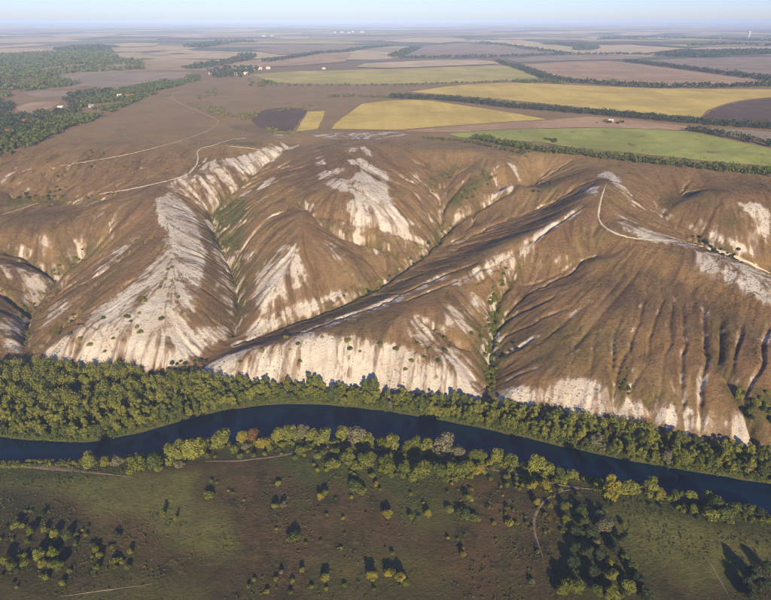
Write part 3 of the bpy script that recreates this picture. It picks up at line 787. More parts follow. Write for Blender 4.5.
ribbon('track', [(60,596),(90,592),(120,589),(158,583)], 1.3, M_DIRT_TRACK, 'faint straight footpath in the dark lower meadow', .06)

# ------------------------------------------------------------------ fields on the plateau
def field_mat(name, a, b, ang, stripe=18.0):
    t = NT(name)
    mp = t.n.new('ShaderNodeMapping'); mp.inputs['Rotation'].default_value = (0, 0, ang); mp.inputs['Scale'].default_value = (1 / stripe, 1 / 900.0, 0)
    t.l.new(t.pos, mp.inputs['Vector'])
    st = t.noise(1.0, 3, .6, vec=mp.outputs[0])
    c = t.mix(t.ramp(st, .35, .68), a, b)
    c = t.mix(t.math('MULTIPLY', t.ramp(t.noise(0.009, 5, .65), .42, .60), .8), c, tuple(.5 * (x + y) * .72 for x, y in zip(a, b)))
    c = t.mix(t.math('MULTIPLY', t.ramp(t.noise(0.12, 4, .7), .45, .75), .30), c, tuple(x * .55 for x in a))
    return t.done(c)
FC = {
 'green': ((.330, .370, .085), (.400, .410, .110)), 'yellow': ((.60, .45, .110), (.68, .52, .140)), 'olive': ((.46, .41, .125), (.52, .44, .140)),
 'pink': ((.44, .295, .170), (.49, .330, .190)), 'dark': ((.135, .090, .064), (.165, .112, .080)), 'grey': ((.36, .285, .205), (.31, .245, .175)),
 'straw': ((.62, .48, .29), (.56, .44, .26)), 'mauve': ((.31, .230, .170), (.36, .265, .190)),
}
import bmesh
FIELDS = [
 ('meadow_field', 'green', 0.25, [(447,134),(485,131),(520,129.5),(600,128),(650,129.5),(686,131.5),(720,138),(771,149),(830,160),(830,176),(771,167),(700,160.5),(640,154),(575,148),(540,142.5),(500,140),(460,137.5)], 'bright green crop field above the chalk hills with a tree belt below'),
 ('fallow_field', 'pink', 0.2, [(400,131.5),(450,126.5),(500,123),(548,120.5),(590,116.5),(640,121),(686,126.5),(690,131),(640,128.5),(580,127.5),(520,129),(450,132.5)], 'pinkish brown fallow strip between green and yellow fields'),
 ('stubble_field', 'yellow', 0.1, [(331,129),(338,121),(352,111),(362,104),(385,101),(412,100),(432,101),(480,108),(520,114.5),(546,119.5),(500,122.5),(455,125.5),(400,130)], 'golden stubble field with rounded edge above the bare centre hill'),
 ('stubble_field', 'yellow', 0.5, [(296,132),(302,122),(308,112),(325,111),(322,120),(317,129)], 'small golden stubble patch beside dark ploughed ground'),
 ('ploughed_field', 'dark', 0.4, [(252,121),(258,112),(272,108.5),(290,107.5),(307,110.5),(300,121),(293,131),(276,131),(258,127)], 'dark purple brown ploughed patch on the plateau edge'),
 ('stubble_field', 'yellow', -0.1, [(410,92),(440,87.5),(470,84.5),(510,82.5),(560,84.5),(600,86.5),(660,88.5),(771,89.5),(830,90),(830,94),(771,97),(740,100.5),(722,104.5),(708,110),(699,117.5),(660,114.5),(600,109.5),(560,105.5),(510,100),(460,96)], 'largest golden stubble field beside the dark ploughed ground on the right'),
 ('ploughed_field', 'dark', -0.3, [(703,118.5),(711,111),(724,105.5),(742,101.5),(771,98),(840,92),(840,132),(771,126),(735,122)], 'dark ploughed field curving against the largest golden field'),
 ('fallow_field', 'grey', -0.2, [(692,128.5),(720,128.5),(771,132),(840,138),(840,152),(771,142.5),(735,137),(705,132)], 'grey stubble strip between two tree belts'),
 ('crop_field', 'olive', 0.05, [(252,74.5),(290,71.5),(330,70.5),(380,69.3),(440,67.5),(495,65.3),(512,66),(528,72),(542,79.5),(500,81),(440,83),(360,84.5),(295,84),(268,81)], 'long olive and yellow field in the middle distance'),
 ('stubble_field', 'straw', 0.0, [(356,67.5),(364,64),(400,62),(440,60.2),(478,60.2),(496,62),(500,64.2),(440,66.5),(390,68.3)], 'narrow pale straw strip above the long olive field'),
 ('fallow_field', 'pink', -0.15, [(519,65),(560,62.5),(600,61),(630,62),(700,71),(771,80.5),(840,89),(771,85.8),(700,87),(650,86.5),(580,81.5),(555,76)], 'large pinkish brown field bounded by dark tree belts'),
 ('fallow_field', 'mauve', -0.2, [(640,61.5),(690,58.5),(771,57),(840,56),(840,86),(771,77.5),(700,69)], 'mauve brown field beyond the diagonal tree belt'),
 ('fallow_field', 'mauve', 0.1, [(392,58.5),(412,50),(425,46),(465,43.5),(505,47),(548,53),(530,56),(480,57)], 'mauve fallow rise in the middle distance'),
 ('stubble_field', 'straw', 0.2, [(380,41.2),(420,38),(458,38.3),(472,41),(440,43.2),(405,42.6)], 'pale straw strip on a distant rise'),
 ('stubble_field', 'straw', 0.1, [(478,42.5),(520,40.5),(545,43.5),(590,45.5),(630,45),(685,49),(640,54),(590,54.5),(548,51),(510,45.5)], 'long pale straw field with a wooded island beside it'),
 ('fallow_field', 'grey', 0.1, [(540,56.5),(600,55),(660,57),(628,60),(575,60.5),(520,63),(505,60)], 'thin grey fallow band between tree belts'),
 ('stubble_field', 'straw', 0.0, [(612,34.5),(640,32),(672,32.7),(648,35.8),(625,36)], 'pale distant field block under the horizon'),
 ('fallow_field', 'mauve', 0.0, [(250,50),(285,46),(340,44),(372,47),(330,53),(280,55)], 'mauve field behind the far village'),
 ('fallow_field', 'pink', 0.3, [(215,64),(262,60),(300,54),(352,53),(345,62),(300,66),(250,68)], 'pinkish field beside the far village'),
 ('fallow_field', 'grey', 0.3, [(47,80),(58,75),(95,72.3),(135,71.2),(193,72.3),(199,76),(150,82),(112,88),(85,86),(66,88.5)], 'pale fallow field beside the dark wood'),
 ('fallow_field', 'mauve', 0.3, [(20,93),(45,90.5),(80,92),(66,96),(40,98)], 'small brown field in the wooded valley'),
 ('fallow_field', 'pink', 0.3, [(14,108),(30,103),(62,101),(52,108),(28,115)], 'small pinkish field among valley trees'),
 ('stubble_field', 'straw', 0.0, [(112,45),(130,43),(160,43.6),(155,46.5),(125,47.5)], 'pale distant field above the dark wood'),
 ('stubble_field', 'straw', 0.0, [(50,36),(75,34),(120,34.8),(100,37.5),(60,37.8)], 'far pale field strip toward the hazy horizon'),
 ('stubble_field', 'straw', 0.0, [(0,46.2),(30,44),(50,44.8),(28,47),(0,48.5)], 'pale field strip at the edge of the wood'),
]
fmats = {}
field_polys = []
for fi, (nm, key, ang, poly, label) in enumerate(FIELDS):
    w = np.array([px_hit(p[0], p[1], ZH) for p in dens(poly + [poly[0]], 3)[:-1]])
    dist = np.hypot(w[:, 0], w[:, 1]).min()
    w = w + (rng.random(w.shape) - .5) * min(dist * 0.003, 12)
    field_polys.append(w)
    bm = bmesh.new()
    bm.faces.new([bm.verts.new((p[0], p[1], 0)) for p in w])
    bmesh.ops.triangulate(bm, faces=bm.faces[:])
    step = 45.0 if dist < 1500 else 110.0 if dist < 4000 else 350.0
    for ax in (0, 1):
        lo, hi = w[:, ax].min(), w[:, ax].max()
        nst = min(int((hi - lo) / step), 60)
        for k in range(1, nst + 1):
            co = [0, 0, 0]; co[ax] = lo + (hi - lo) * k / (nst + 1); no = [0, 0, 0]; no[ax] = 1
            bmesh.ops.bisect_plane(bm, geom=bm.verts[:] + bm.edges[:] + bm.faces[:], plane_co=co, plane_no=no)
    co = np.array([v.co[:] for v in bm.verts])
    zz = ground(co[:, 0], co[:, 1]) + (0.35 if dist < 1500 else 0.6 + dist * 0.0005)
    for v, z in zip(bm.verts, zz): v.co.z = z
    for f in bm.faces:
        if f.normal.z < 0: f.normal_flip()
    me = bpy.data.meshes.new(nm); bm.to_mesh(me); bm.free()
    me.materials.append(field_mat('%s_soil' % nm, *FC[key], ang, 14 + dist * .012))
    o = bpy.data.objects.new(nm, me); COL.objects.link(o)
    o['kind'] = 'structure'; o['label'] = label

r6 = np.random.default_rng(77)
far_mats = {k_: field_mat('far_field_%s' % k_, *FC[k_], .2, 60.0) for k_ in ('straw', 'olive', 'pink', 'grey', 'dark')}
for i_ in range(60):
    yy = float(np.exp(r6.uniform(math.log(2900), math.log(13000)))); xx = r6.uniform(-.62, .62) * yy * .95
    L_, W_, an = r6.uniform(.10, .26) * yy, r6.uniform(.05, .13) * yy, .35 + r6.normal(0, .12)
    if any(in_poly(np.array([xx + dx_ * L_ * .5]), np.array([yy + dy_ * W_ * .5]), [tuple(q_) for q_ in fp_])[0] for fp_ in field_polys for dx_ in (-1, 0, 1) for dy_ in (-1, 0, 1)): continue
    if xx < -.33 * yy and yy < 5200: continue
    ca, sa_ = math.cos(an), math.sin(an); n_ = 7
    u_, v_ = np.meshgrid(np.linspace(-.5, .5, n_), np.linspace(-.5, .5, n_))
    X_ = xx + u_ * L_ * ca - v_ * W_ * sa_ + u_ * v_ * r6.uniform(-.5, .5) * L_; Y_ = yy + u_ * L_ * sa_ + v_ * W_ * ca
    key_ = ['straw', 'olive', 'pink', 'grey', 'dark', 'straw'][r6.integers(6)]
    fo_ = grid_mesh('distant_field', X_, Y_, ground(X_, Y_) + .8 + yy * .0004 + .05 * (i_ % 9), far_mats[key_], {})
    fo_['kind'] = 'structure'; fo_['label'] = 'distant %s strip field on the hazy plain' % {'straw': 'pale straw', 'olive': 'olive', 'pink': 'pinkish', 'grey': 'greyish', 'dark': 'dark ploughed'}[key_]

# ------------------------------------------------------------------ foliage
def leaf_mat(name, a, b, var=0.5, trans=0.25):
    t = NT(name)
    oi = t.n.new('ShaderNodeObjectInfo').outputs['Random']
    g = t.noise(0.45, 3, .6); f = t.noise(3.0, 2)
    c = t.mix(oi, a, b)
    c = t.mix(t.math('MULTIPLY', t.ramp(g, .42, .62), .7), c, tuple(x * .62 for x in b))
    c = t.mix(t.math('MULTIPLY', t.ramp(f, .5, .72), .5), c, tuple(min(x * 1.45, 1) for x in a))
    t._in(t.b.inputs['Base Color'], c)
    tr = t.n.new('ShaderNodeBsdfTranslucent'); t.l.new(c, tr.inputs['Color'])
    mx = t.n.new('ShaderNodeMixShader'); mx.inputs[0].default_value = trans
    t.l.new(t.b.outputs[0], mx.inputs[1]); t.l.new(tr.outputs[0], mx.inputs[2])
    t.l.new(mx.outputs[0], t.n['Material Output'].inputs['Surface'])
    return t.m
LEAF = {
 'olive': leaf_mat('leaf_olive', (.265, .262, .046), (.175, .195, .040)),
 'green': leaf_mat('leaf_green', (.135, .160, .036), (.095, .125, .032)),
 'lime': leaf_mat('leaf_lime', (.190, .195, .030), (.125, .150, .026)),
 'yellow': leaf_mat('leaf_yellow', (.330, .270, .035), (.230, .215, .030)),
 'grey': leaf_mat('leaf_grey', (.215, .200, .120), (.170, .165, .090)),
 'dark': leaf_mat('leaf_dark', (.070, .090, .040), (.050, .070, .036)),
 'brown': leaf_mat('leaf_brown', (.115, .072, .040), (.075, .050, .030)),
 'heath': leaf_mat('leaf_heath', (.115, .100, .038), (.080, .074, .030)),
 'rust': leaf_mat('leaf_rust', (.220, .120, .035), (.170, .105, .035)),
}
def bark_mat():
    t = NT('bark')
    return t.done(t.mix(t.ramp(t.noise(2.0, 4), .4, .65), (.10, .075, .055), (.055, .042, .032)))
BARK = bark_mat()

def leaf_quads(c, nrm, size, r):
    """crossed-free bent leaf clumps: centres c, normals nrm -> vertex array (n,4,3)"""
    n = len(c)
    t1 = np.cross(nrm, r.standard_normal((n, 3))); t1 /= np.linalg.norm(t1, axis=1)[:, None] + 1e-9
    t2 = np.cross(nrm, t1)
    s = size[:, None]
    return np.stack([c - t1 * s, c - t2 * s * .75 + nrm * s * .18, c + t1 * s, c + t2 * s * .75 - nrm * s * .18], 1)
def crown_points(r, lobes, n):
    """leaf centres on the outsides of a bunch of lobes (x,y,z,rx,rz)"""
    L = np.array(lobes); w = L[:, 3] ** 2; k = r.choice(len(L), n, p=w / w.sum())
    d = r.standard_normal((n, 3)); d /= np.linalg.norm(d, axis=1)[:, None]
    d[:, 2] = np.where((d[:, 2] < -.3) & (r.random(n) < .6), -d[:, 2], d[:, 2])
    rad = r.uniform(.72, 1.08, n)
    p = L[k, :3] + d * rad[:, None] * np.stack([L[k, 3], L[k, 3], L[k, 4]], 1)
    nr = d + .55 * r.standard_normal((n, 3)); nr /= np.linalg.norm(nr, axis=1)[:, None]
    return p, nr
def quads_mesh(name, Q, mat):
    n = len(Q); me = bpy.data.meshes.new(name)
    me.vertices.add(n * 4); me.vertices.foreach_set('co', Q.astype(np.float32).ravel())
    me.loops.add(n * 4); me.loops.foreach_set('vertex_index', np.arange(n * 4, dtype=np.int32))
    me.polygons.add(n); me.polygons.foreach_set('loop_start', np.arange(0, n * 4, 4, dtype=np.int32))
    me.update(calc_edges=True); me.materials.append(mat)
    return me
def trunk_mesh(name, r, h, rad, limbs, spread):
    V = []; F = []
    def tube(a, b, ra, rb, sides=6, bend=0.0):
        a = Vector(a); b = Vector(b); off = len(V); seg = 3
        d = (b - a).normalized(); u = d.orthogonal().normalized(); v = d.cross(u)
        for k in range(seg + 1):
            t = k / seg; c = a.lerp(b, t) + Vector((bend * math.sin(t * 3.1), bend * .6 * math.sin(t * 2.2), 0)); rr = ra + (rb - ra) * t
            for j in range(sides):
                an = 2 * math.pi * j / sides
                V.append(tuple(c + (u * math.cos(an) + v * math.sin(an)) * rr))
        for k in range(seg):
            for j in range(sides):
                F.append((off + k * sides + j, off + k * sides + (j + 1) % sides, off + (k + 1) * sides + (j + 1) % sides, off + (k + 1) * sides + j))
    tube((0, 0, -.4), (0.1, 0, h * .72), rad, rad * .45, 7, .15)
    for i in range(limbs):
        an = 6.28 * i / limbs + r.random(); z0 = h * (.22 + .4 * r.random())
        tube((0, 0, z0), (math.cos(an) * spread * .7, math.sin(an) * spread * .7, z0 + h * (.22 + .12 * r.random())), rad * .45, rad * .12, 5, .1)
    me = bpy.data.meshes.new(name); me.from_pydata(V, [], F); me.update(); me.shade_smooth(); me.materials.append(BARK)
    return me
def make_proto(kind, seed):
    r = np.random.default_rng(seed)
    if kind == 'tall':                                   # riverside tree, 12 m
        H, R, n, sz = 12.0, 3.2, 1500, (.28, .52); lob = []
        for i in range(13):
            t = .14 + .83 * (i + r.random() * .6) / 13; a = r.random() * 6.28
            q = R * (.55 if t < .4 else .62) * (1.15 - abs(t - .55) * 1.2)
            rr = R * (.34 + .16 * r.random()) * (1.1 - abs(t - .55) * .8)
            lob.append((math.cos(a) * q, math.sin(a) * q, H * t, rr, rr * 1.15))
        lob.append((0, 0, H * .55, R * .55, H * .3))
    elif kind == 'round':                                # broad tree, 8 m
        H, R, n, sz = 8.0, 3.6, 1500, (.26, .50); lob = []
        for i in range(12):
            a = i * 2.4 + r.random(); t = .30 + .55 * r.random(); q = R * .62 * math.sqrt(r.random() * .8 + .2) * (1.25 - t * .55)
            rr = R * (.32 + .16 * r.random()); lob.append((math.cos(a) * q, math.sin(a) * q, H * t, rr, rr * .95))
        lob.append((0, 0, H * .62, R * .6, H * .28))
    else:                                                # bush, 3.2 m
        H, R, n, sz = 3.2, 2.0, 750, (.18, .34); lob = []
        for i in range(8):
            a = i * 2.4 + r.random(); q = R * .55 * (.4 + .6 * r.random()); rr = R * (.36 + .2 * r.random())
            lob.append((math.cos(a) * q, math.sin(a) * q, rr * .75 + H * .28 * r.random(), rr, rr * .9))
        lob.append((0, 0, H * .42, R * .55, H * .4))
    p, nr = crown_points(r, lob, n)
    p[:, 2] = np.maximum(p[:, 2], .08)
    Q = leaf_quads(p, nr, r.uniform(*sz, n), r)
    return quads_mesh('crown_%s' % kind, Q, LEAF['olive']), trunk_mesh('trunk_%s' % kind, r, H, .022 * H + .05, 5 if kind != 'bush' else 4, R), H, R
PROTO = {k: [make_proto(k, 100 + i + 31 * j) for i in range(m)] for j, (k, m) in enumerate((('tall', 6), ('round', 6), ('bush', 5)))}

def plant(kind, x, y, size, leaf, name, label, cat, group, squash=1.0, z=None):
    """size = crown radius in metres"""
    pr = random.choice(PROTO[kind]); s = size / pr[3]
    e = bpy.data.objects.new(name, None); COL.objects.link(e)
    e.empty_display_size = .5
    e.location = (x, y, gz(x, y) - .05 if z is None else z); e.rotation_euler = (0, 0, random.random() * 6.28)
    e.scale = (s * random.uniform(.92, 1.08), s * random.uniform(.92, 1.08), s * squash * random.uniform(.9, 1.12))
    e['label'] = label; e['category'] = cat; e['group'] = group
    c = bpy.data.objects.new('crown', pr[0]); COL.objects.link(c); c.parent = e
    c.material_slots[0].link = 'OBJECT'; c.material_slots[0].material = LEAF[leaf]
    t = bpy.data.objects.new('stem' if kind == 'bush' else 'trunk', pr[1]); COL.objects.link(t); t.parent = e
    return e
def mpp(x, y):   # metres per photograph pixel at a ground point
    return (y * CP + CAM_H * SP) / FPX

# woods on the far bank, spaced like trees
def scatter(n_try, xr, yfun, spacing, keep):
    pts = []; cell = {}
    for _ in range(n_try):
        x = random.uniform(*xr); lo, hi = yfun(x)
        if hi <= lo: continue
        y = random.uniform(lo, hi)
        sp = spacing(x, y)
        k = (int(x // 6), int(y // 6)); ok = True
        for i in (-1, 0, 1):
            for j in (-1, 0, 1):
                for q in cell.get((k[0] + i, k[1] + j), ()):
                    if (q[0] - x) ** 2 + (q[1] - y) ** 2 < sp * sp: ok = False; break
        if ok and keep(x, y):
            pts.append((x, y)); cell.setdefault(k, []).append((x, y))
    return pts
def fb(x):
    a = float(river_far(np.array([x]))[0]) + 0.6; b = float(foot_y(np.array([x]))[0]) - 1.5
    return a, max(b, a + 9)
gap_line = [on_level(*p, 3.5) for p in [(70,398),(110,392),(150,384),(190,376),(205,372)]]
gap_x = [float(p[0]) for p in gap_line]; gap_y = [float(p[1]) for p in gap_line]
def in_gap(x, y):
    if x < gap_x[0] - 10 or x > gap_x[-1]: return False
    g = np.interp(x, gap_x, gap_y); return g - 1 < y < g + 11
far_pts = scatter(9000, (-330, 300), fb, lambda x, y: 3.75, lambda x, y: not in_gap(x, y))
far_pts = [p for p in far_pts if abs(p[0]) < 0.70 * (p[1] * CP + 95) + 10]
def vis_key(p):   # how large it shows: near the water and inside the frame
    return p[1] - float(river_far(np.array([p[0]]))[0]) + 40 * (abs(p[0]) > 0.655 * (p[1] * CP + 95))
far_pts.sort(key=vis_key)
def far_label(x, y, leaf, size):
    d = y - float(river_far(np.array([x]))[0]); e = float(foot_y(np.array([x]))[0]) - y
    row = 'at the water edge' if d < 7 else 'against the chalk foot' if e < 8 else 'inside the wood'
    px = 385.5 + FPX * x / (y * CP + CAM_H * SP)
    sec = 'below the western hill' if px < 95 else 'below the valley mouth' if px < 235 else 'below the long white cliff' if px < 440 else 'below the shrubby gully' if px < 530 else 'below the brown eastern hill'
    w = {'olive': 'olive', 'green': 'deep green', 'lime': 'yellow green', 'grey': 'greyish'}[leaf]
    s = 'large' if size > 3.05 else 'small' if size < 2.5 else 'medium'
    return '%s %s far bank tree %s %s' % (s, w, row, sec)
for (x, y) in far_pts[:290]:
    leaf = random.choices(['olive', 'green', 'lime', 'grey'], [.52, .25, .21, .02])[0]
    size = random.uniform(2.1, 3.5); lab = far_label(x, y, leaf, size)
    back = y - float(river_far(np.array([x]))[0]) > 18
    plant('tall', x, y, size, leaf, 'riverside_tree', lab, 'tree', lab.replace(' tree ', ' trees '), random.uniform(.58, .82) if back else random.uniform(.66, 1.05))
def leafy_stuff(name, pts, label, leaf, nq, seed, R, H, q, cat=None):
    """many small trees as one mass of leaf clumps"""
    r = np.random.default_rng(seed); pts = np.asarray(pts); n = len(pts)
    z = ground(pts[:, 0], pts[:, 1]); sc_ = r.uniform(.65, 1.25, n)
    d = r.standard_normal((n, nq, 3)); d /= np.linalg.norm(d, axis=2)[:, :, None]
    d[:, :, 2] = np.where(d[:, :, 2] < -.45, -d[:, :, 2], d[:, :, 2])
    rad = r.uniform(.6, 1.1, (n, nq)) * (1 + .25 * r.standard_normal((n, nq)).clip(-1, 1))
    c = np.empty((n, nq, 3))
    c[:, :, 0] = pts[:, None, 0] + d[:, :, 0] * rad * R * sc_[:, None]; c[:, :, 1] = pts[:, None, 1] + d[:, :, 1] * rad * R * sc_[:, None]
    c[:, :, 2] = z[:, None] + sc_[:, None] * H * (.5 + .48 * d[:, :, 2] * rad)
    c = c.reshape(-1, 3); nr = d.reshape(-1, 3) + .5 * r.standard_normal((n * nq, 3)); nr /= np.linalg.norm(nr, axis=1)[:, None]
    Q = leaf_quads(c, nr, r.uniform(.7, 1.25, n * nq) * q, r)
    o = bpy.data.objects.new(name, quads_mesh(name, Q, LEAF[leaf])); COL.objects.link(o)
    o['kind'] = 'stuff'; o['label'] = label
    if cat: o['category'] = cat
    return o
rest = far_pts[290:]
if rest: leafy_stuff('riverside_wood', rest, 'rest of the dense wood under the chalk scarp', 'olive', 400, 5, 2.7, 8.6, .46)
gap_pts = scatter(1500, (gap_x[0] - 10, gap_x[-1]), lambda x: (float(np.interp(x, gap_x, gap_y)) - 1, float(np.interp(x, gap_x, gap_y)) + 11), lambda x, y: 2.6, lambda x, y: True)
for (x, y) in gap_pts[:64]:
    plant('bush', x, y, random.uniform(1.3, 2.2), random.choice(['dark', 'green', 'dark']), 'scrub_bush', 'dark low bush in the shaded strip between far bank woods', 'bush', 'scrub between the far bank woods', 1.0)

# near bank and meadow, one by one (photo x, y of the crown, radius in pixels, kind, leaf)
B, T, R_ = 'bush', 'tall', 'round'
NEAR = [
 (89,458,9,R_,'olive'),(104,459,6,R_,'olive'),(117,459,7,R_,'grey'),(137,462,10,R_,'lime'),(153,459,8,R_,'green'),(174,450,12,R_,'olive'),(192,446,13,R_,'olive'),(130,470,5,B,'olive'),(179,463,6,B,'grey'),(158,467,5,B,'olive'),
 (201,440,8,R_,'olive'),(221,434,11,R_,'olive'),(243,428,6,R_,'yellow'),(255,425,7,R_,'rust'),(263,441,8,R_,'yellow'),(278,429,9,R_,'olive'),(290,428,10,R_,'olive'),(302,427,9,R_,'grey'),(313,431,8,R_,'olive'),(323,433,10,R_,'olive'),(343,430,9,R_,'olive'),(356,431,11,R_,'grey'),(367,436,8,R_,'olive'),(383,441,7,R_,'lime'),
 (234,446,6,B,'lime'),(245,443,5,B,'grey'),(300,448,6,B,'lime'),(348,455,8,R_,'lime'),(366,459,9,R_,'lime'),(356,463,7,B,'lime'),(333,462,7,B,'olive'),(318,455,5,B,'olive'),(384,462,7,R_,'lime'),
 (392,438,9,R_,'olive'),(406,445,6,R_,'lime'),(415,440,8,R_,'lime'),(427,441,9,R_,'olive'),(444,441,13,R_,'grey'),(459,448,9,R_,'grey'),(475,453,8,R_,'lime'),(482,449,6,R_,'lime'),(498,448,9,R_,'olive'),(491,459,6,B,'yellow'),(512,458,8,R_,'lime'),(524,459,6,B,'green'),(537,460,10,R_,'olive'),(548,464,8,R_,'olive'),(561,470,7,R_,'green'),(573,471,6,R_,'olive'),
 (389,466,8,R_,'lime'),(404,468,8,R_,'lime'),(422,468,11,R_,'lime'),(438,470,9,R_,'green'),(455,471,10,R_,'lime'),(466,465,8,R_,'lime'),(478,467,7,R_,'yellow'),(446,478,6,B,'lime'),(412,476,6,B,'olive'),(533,484,6,R_,'yellow'),(545,484,6,R_,'yellow'),(538,481,4,B,'lime'),
 (599,485,6,R_,'olive'),(612,487,9,T,'yellow'),(630,483,10,R_,'olive'),(652,480,10,R_,'olive'),(661,488,6,R_,'yellow'),(678,488,6,R_,'green'),(691,488,7,R_,'olive'),(706,488,5,T,'olive'),(696,505,6,R_,'olive'),(718,500,10,R_,'green'),(712,511,9,R_,'olive'),(727,511,10,R_,'green'),(735,498,7,R_,'green'),(750,502,7,R_,'green'),(762,506,7,R_,'dark'),
 # thicket in the lower left meadow
 (15,524,5,R_,'olive'),(30,530,5,R_,'lime'),(44,530,4,R_,'olive'),(54,533,5,R_,'olive'),(66,535,5.5,R_,'green'),(38,553,6.5,R_,'olive'),(52,552,5.5,R_,'olive'),(4,560,6,R_,'lime'),(10,565,5,R_,'lime'),(25,562,5,R_,'lime'),(42,563,5,R_,'olive'),(57,563,7,R_,'green'),
 (95,548,4,R_,'lime'),(99,554,4,R_,'olive'),(96,567,4,R_,'lime'),(114,560,5,B,'lime'),(122,562,3,B,'yellow'),(162,513,3,T,'lime'),(175,518,2.2,T,'lime'),(86,535,3,B,'lime'),(82,530,2.4,B,'yellow'),(112,546,3,B,'lime'),(69,570,3,B,'olive'),
 # middle meadow
 (209,493,6,B,'lime'),(278,483,3.5,B,'olive'),(320,496,4,R_,'yellow'),(325,492,4,R_,'lime'),(275,506,4,R_,'olive'),(283,504,4,R_,'grey'),(294,535,8,B,'green'),(387,514,5,R_,'yellow'),(356,484,8,B,'green'),(361,490,6,B,'lime'),(376,484,3,R_,'yellow'),(325,576,5,R_,'yellow'),(372,575,6,R_,'yellow'),(388,572,5,R_,'yellow'),(302,570,3,R_,'olive'),(281,572,3,R_,'grey'),(292,580,3.5,B,'olive'),(344,585,3,B,'lime'),
 (389,513,5,R_,'yellow'),(411,516,3.5,R_,'lime'),(428,513,4,R_,'yellow'),(419,517,3,B,'green'),(468,497,4,R_,'lime'),(464,512,8,B,'green'),(449,509,5,B,'olive'),(474,516,6,B,'green'),(508,508,3,R_,'lime'),(510,522,5,B,'yellow'),(517,523,3,B,'lime'),(494,523,3,B,'olive'),(463,555,3.5,R_,'yellow'),(393,571,5,R_,'lime'),(401,577,6,R_,'yellow'),(406,583,4,R_,'lime'),(388,567,3.5,B,'lime'),
 (537,502,4,R_,'yellow'),(550,505,3.5,R_,'lime'),(565,505,5,R_,'lime'),(566,519,5,R_,'lime'),(549,517,4,B,'rust'),(562,531,3,B,'lime'),(572,584,9,R_,'lime'),(562,588,7,R_,'lime'),(532,581,4,B,'grey'),
 # copse lower right
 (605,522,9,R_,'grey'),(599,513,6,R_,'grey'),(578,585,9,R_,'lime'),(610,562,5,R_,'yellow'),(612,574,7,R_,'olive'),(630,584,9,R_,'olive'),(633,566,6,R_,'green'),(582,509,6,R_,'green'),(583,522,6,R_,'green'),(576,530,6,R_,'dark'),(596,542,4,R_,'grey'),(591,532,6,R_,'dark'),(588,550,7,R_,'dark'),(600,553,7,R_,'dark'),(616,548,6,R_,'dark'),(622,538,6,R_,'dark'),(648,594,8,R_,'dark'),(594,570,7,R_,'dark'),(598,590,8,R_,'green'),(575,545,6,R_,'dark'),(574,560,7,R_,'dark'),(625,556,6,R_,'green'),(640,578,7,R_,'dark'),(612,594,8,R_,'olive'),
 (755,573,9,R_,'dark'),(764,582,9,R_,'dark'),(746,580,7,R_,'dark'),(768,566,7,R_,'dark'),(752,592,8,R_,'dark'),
]
LW = {'olive': 'olive green', 'green': 'deep green', 'lime': 'bright yellow green', 'yellow': 'glowing yellow', 'grey': 'pale greyish', 'dark': 'dark green', 'rust': 'rusty orange'}
def place_name(px, py):
    if px < 130 and py > 500: return 'in the dark thicket of the lower meadow'
    if px > 735 and py > 540: return 'at the dark corner of the green clearing'
    if px > 568 and py > 500 and px < 660: return 'in the dark copse beside the green clearing'
    if py > 492 or (190 < px < 390 and py > 476): return 'standing out in the brown open meadow'
    if 380 < px < 480 and py > 460: return 'in the row between dirt track and meadow'
    if px > 590: return 'on the near bank beside the green clearing'
    if px < 200: return 'on the near bank by the sandy track'
    if px < 330: return 'on the near bank facing the valley mouth'
    if px < 470: return 'on the near bank facing the long white cliff'
    return 'on the near bank facing the shrubby gully'
UNIQUE = {(605,522): 'largest pale beige tree in the dark copse by the clearing', (255,425): 'rusty orange tree on the near bank beside a yellow one', (498,448): 'lone round olive tree leaning over the water on near bank',
          (612,487): 'tall narrow yellow tree on the bank where the tracks meet', (444,441): 'broad pale greyish willow on the near bank', (209,493): 'lone yellow green bush in open meadow near the olive grass', (162,513): 'slim lime tree alone on the olive grass edge'}
for (px, py, r, kind, leaf) in NEAR:
    pr_h = {'tall': 12 / 3.2, 'round': 8 / 3.6, 'bush': 3.2 / 2.0}[kind]
    x, y = on_level(px, py, 3.5); m = mpp(0, float(y)); size = r * m
    # the crown's middle stands about half its height over the root
    hmid = size * pr_h * .55 + 3.3
    x, y = on_level(px, py, hmid)
    x, y = float(x), float(y)
    if y > float(river_near(np.array([x]))[0]) - 1.2: y = float(river_near(np.array([x]))[0]) - 1.2
    word = 'bush' if kind == 'bush' else 'tree'
    pl_ = place_name(px, py)
    sw = 'large' if r >= 9 else 'small' if r <= 5 else 'medium'
    lab = UNIQUE.get((px, py), '%s %s %s %s' % (sw, LW[leaf], word, pl_))
    plant(kind, x, y, size, leaf, 'meadow_bush' if kind == 'bush' else 'willow_tree' if leaf == 'grey' else 'bank_tree', lab, word, '%s %s %ss %s' % (sw, LW[leaf], word, pl_) if (px, py) not in UNIQUE else lab, .74 if py > 490 else .85)
def fill_bushes(poly, n, sz, leaves, where, seed):
    w = list(zip(*on_level([p[0] for p in poly], [p[1] for p in poly], 3.5))); r = random.Random(seed)
    xs = [p[0] for p in w]; ys_ = [p[1] for p in w]; done = 0
    while done < n:
        x, y = r.uniform(min(xs), max(xs)), r.uniform(min(ys_), max(ys_))
        if not in_poly(np.array([x]), np.array([y]), w)[0] or y > float(river_near(np.array([x]))[0]) - 1.5: continue
        leaf = r.choice(leaves); size = r.uniform(*sz); done += 1
        lab = '%s %s bush %s' % ('low' if size < sum(sz) / 2 else 'bushy', LW[leaf], where)
        plant('bush', x, y, size, leaf, 'meadow_bush', lab, 'bush', lab.replace(' bush ', ' bushes '))
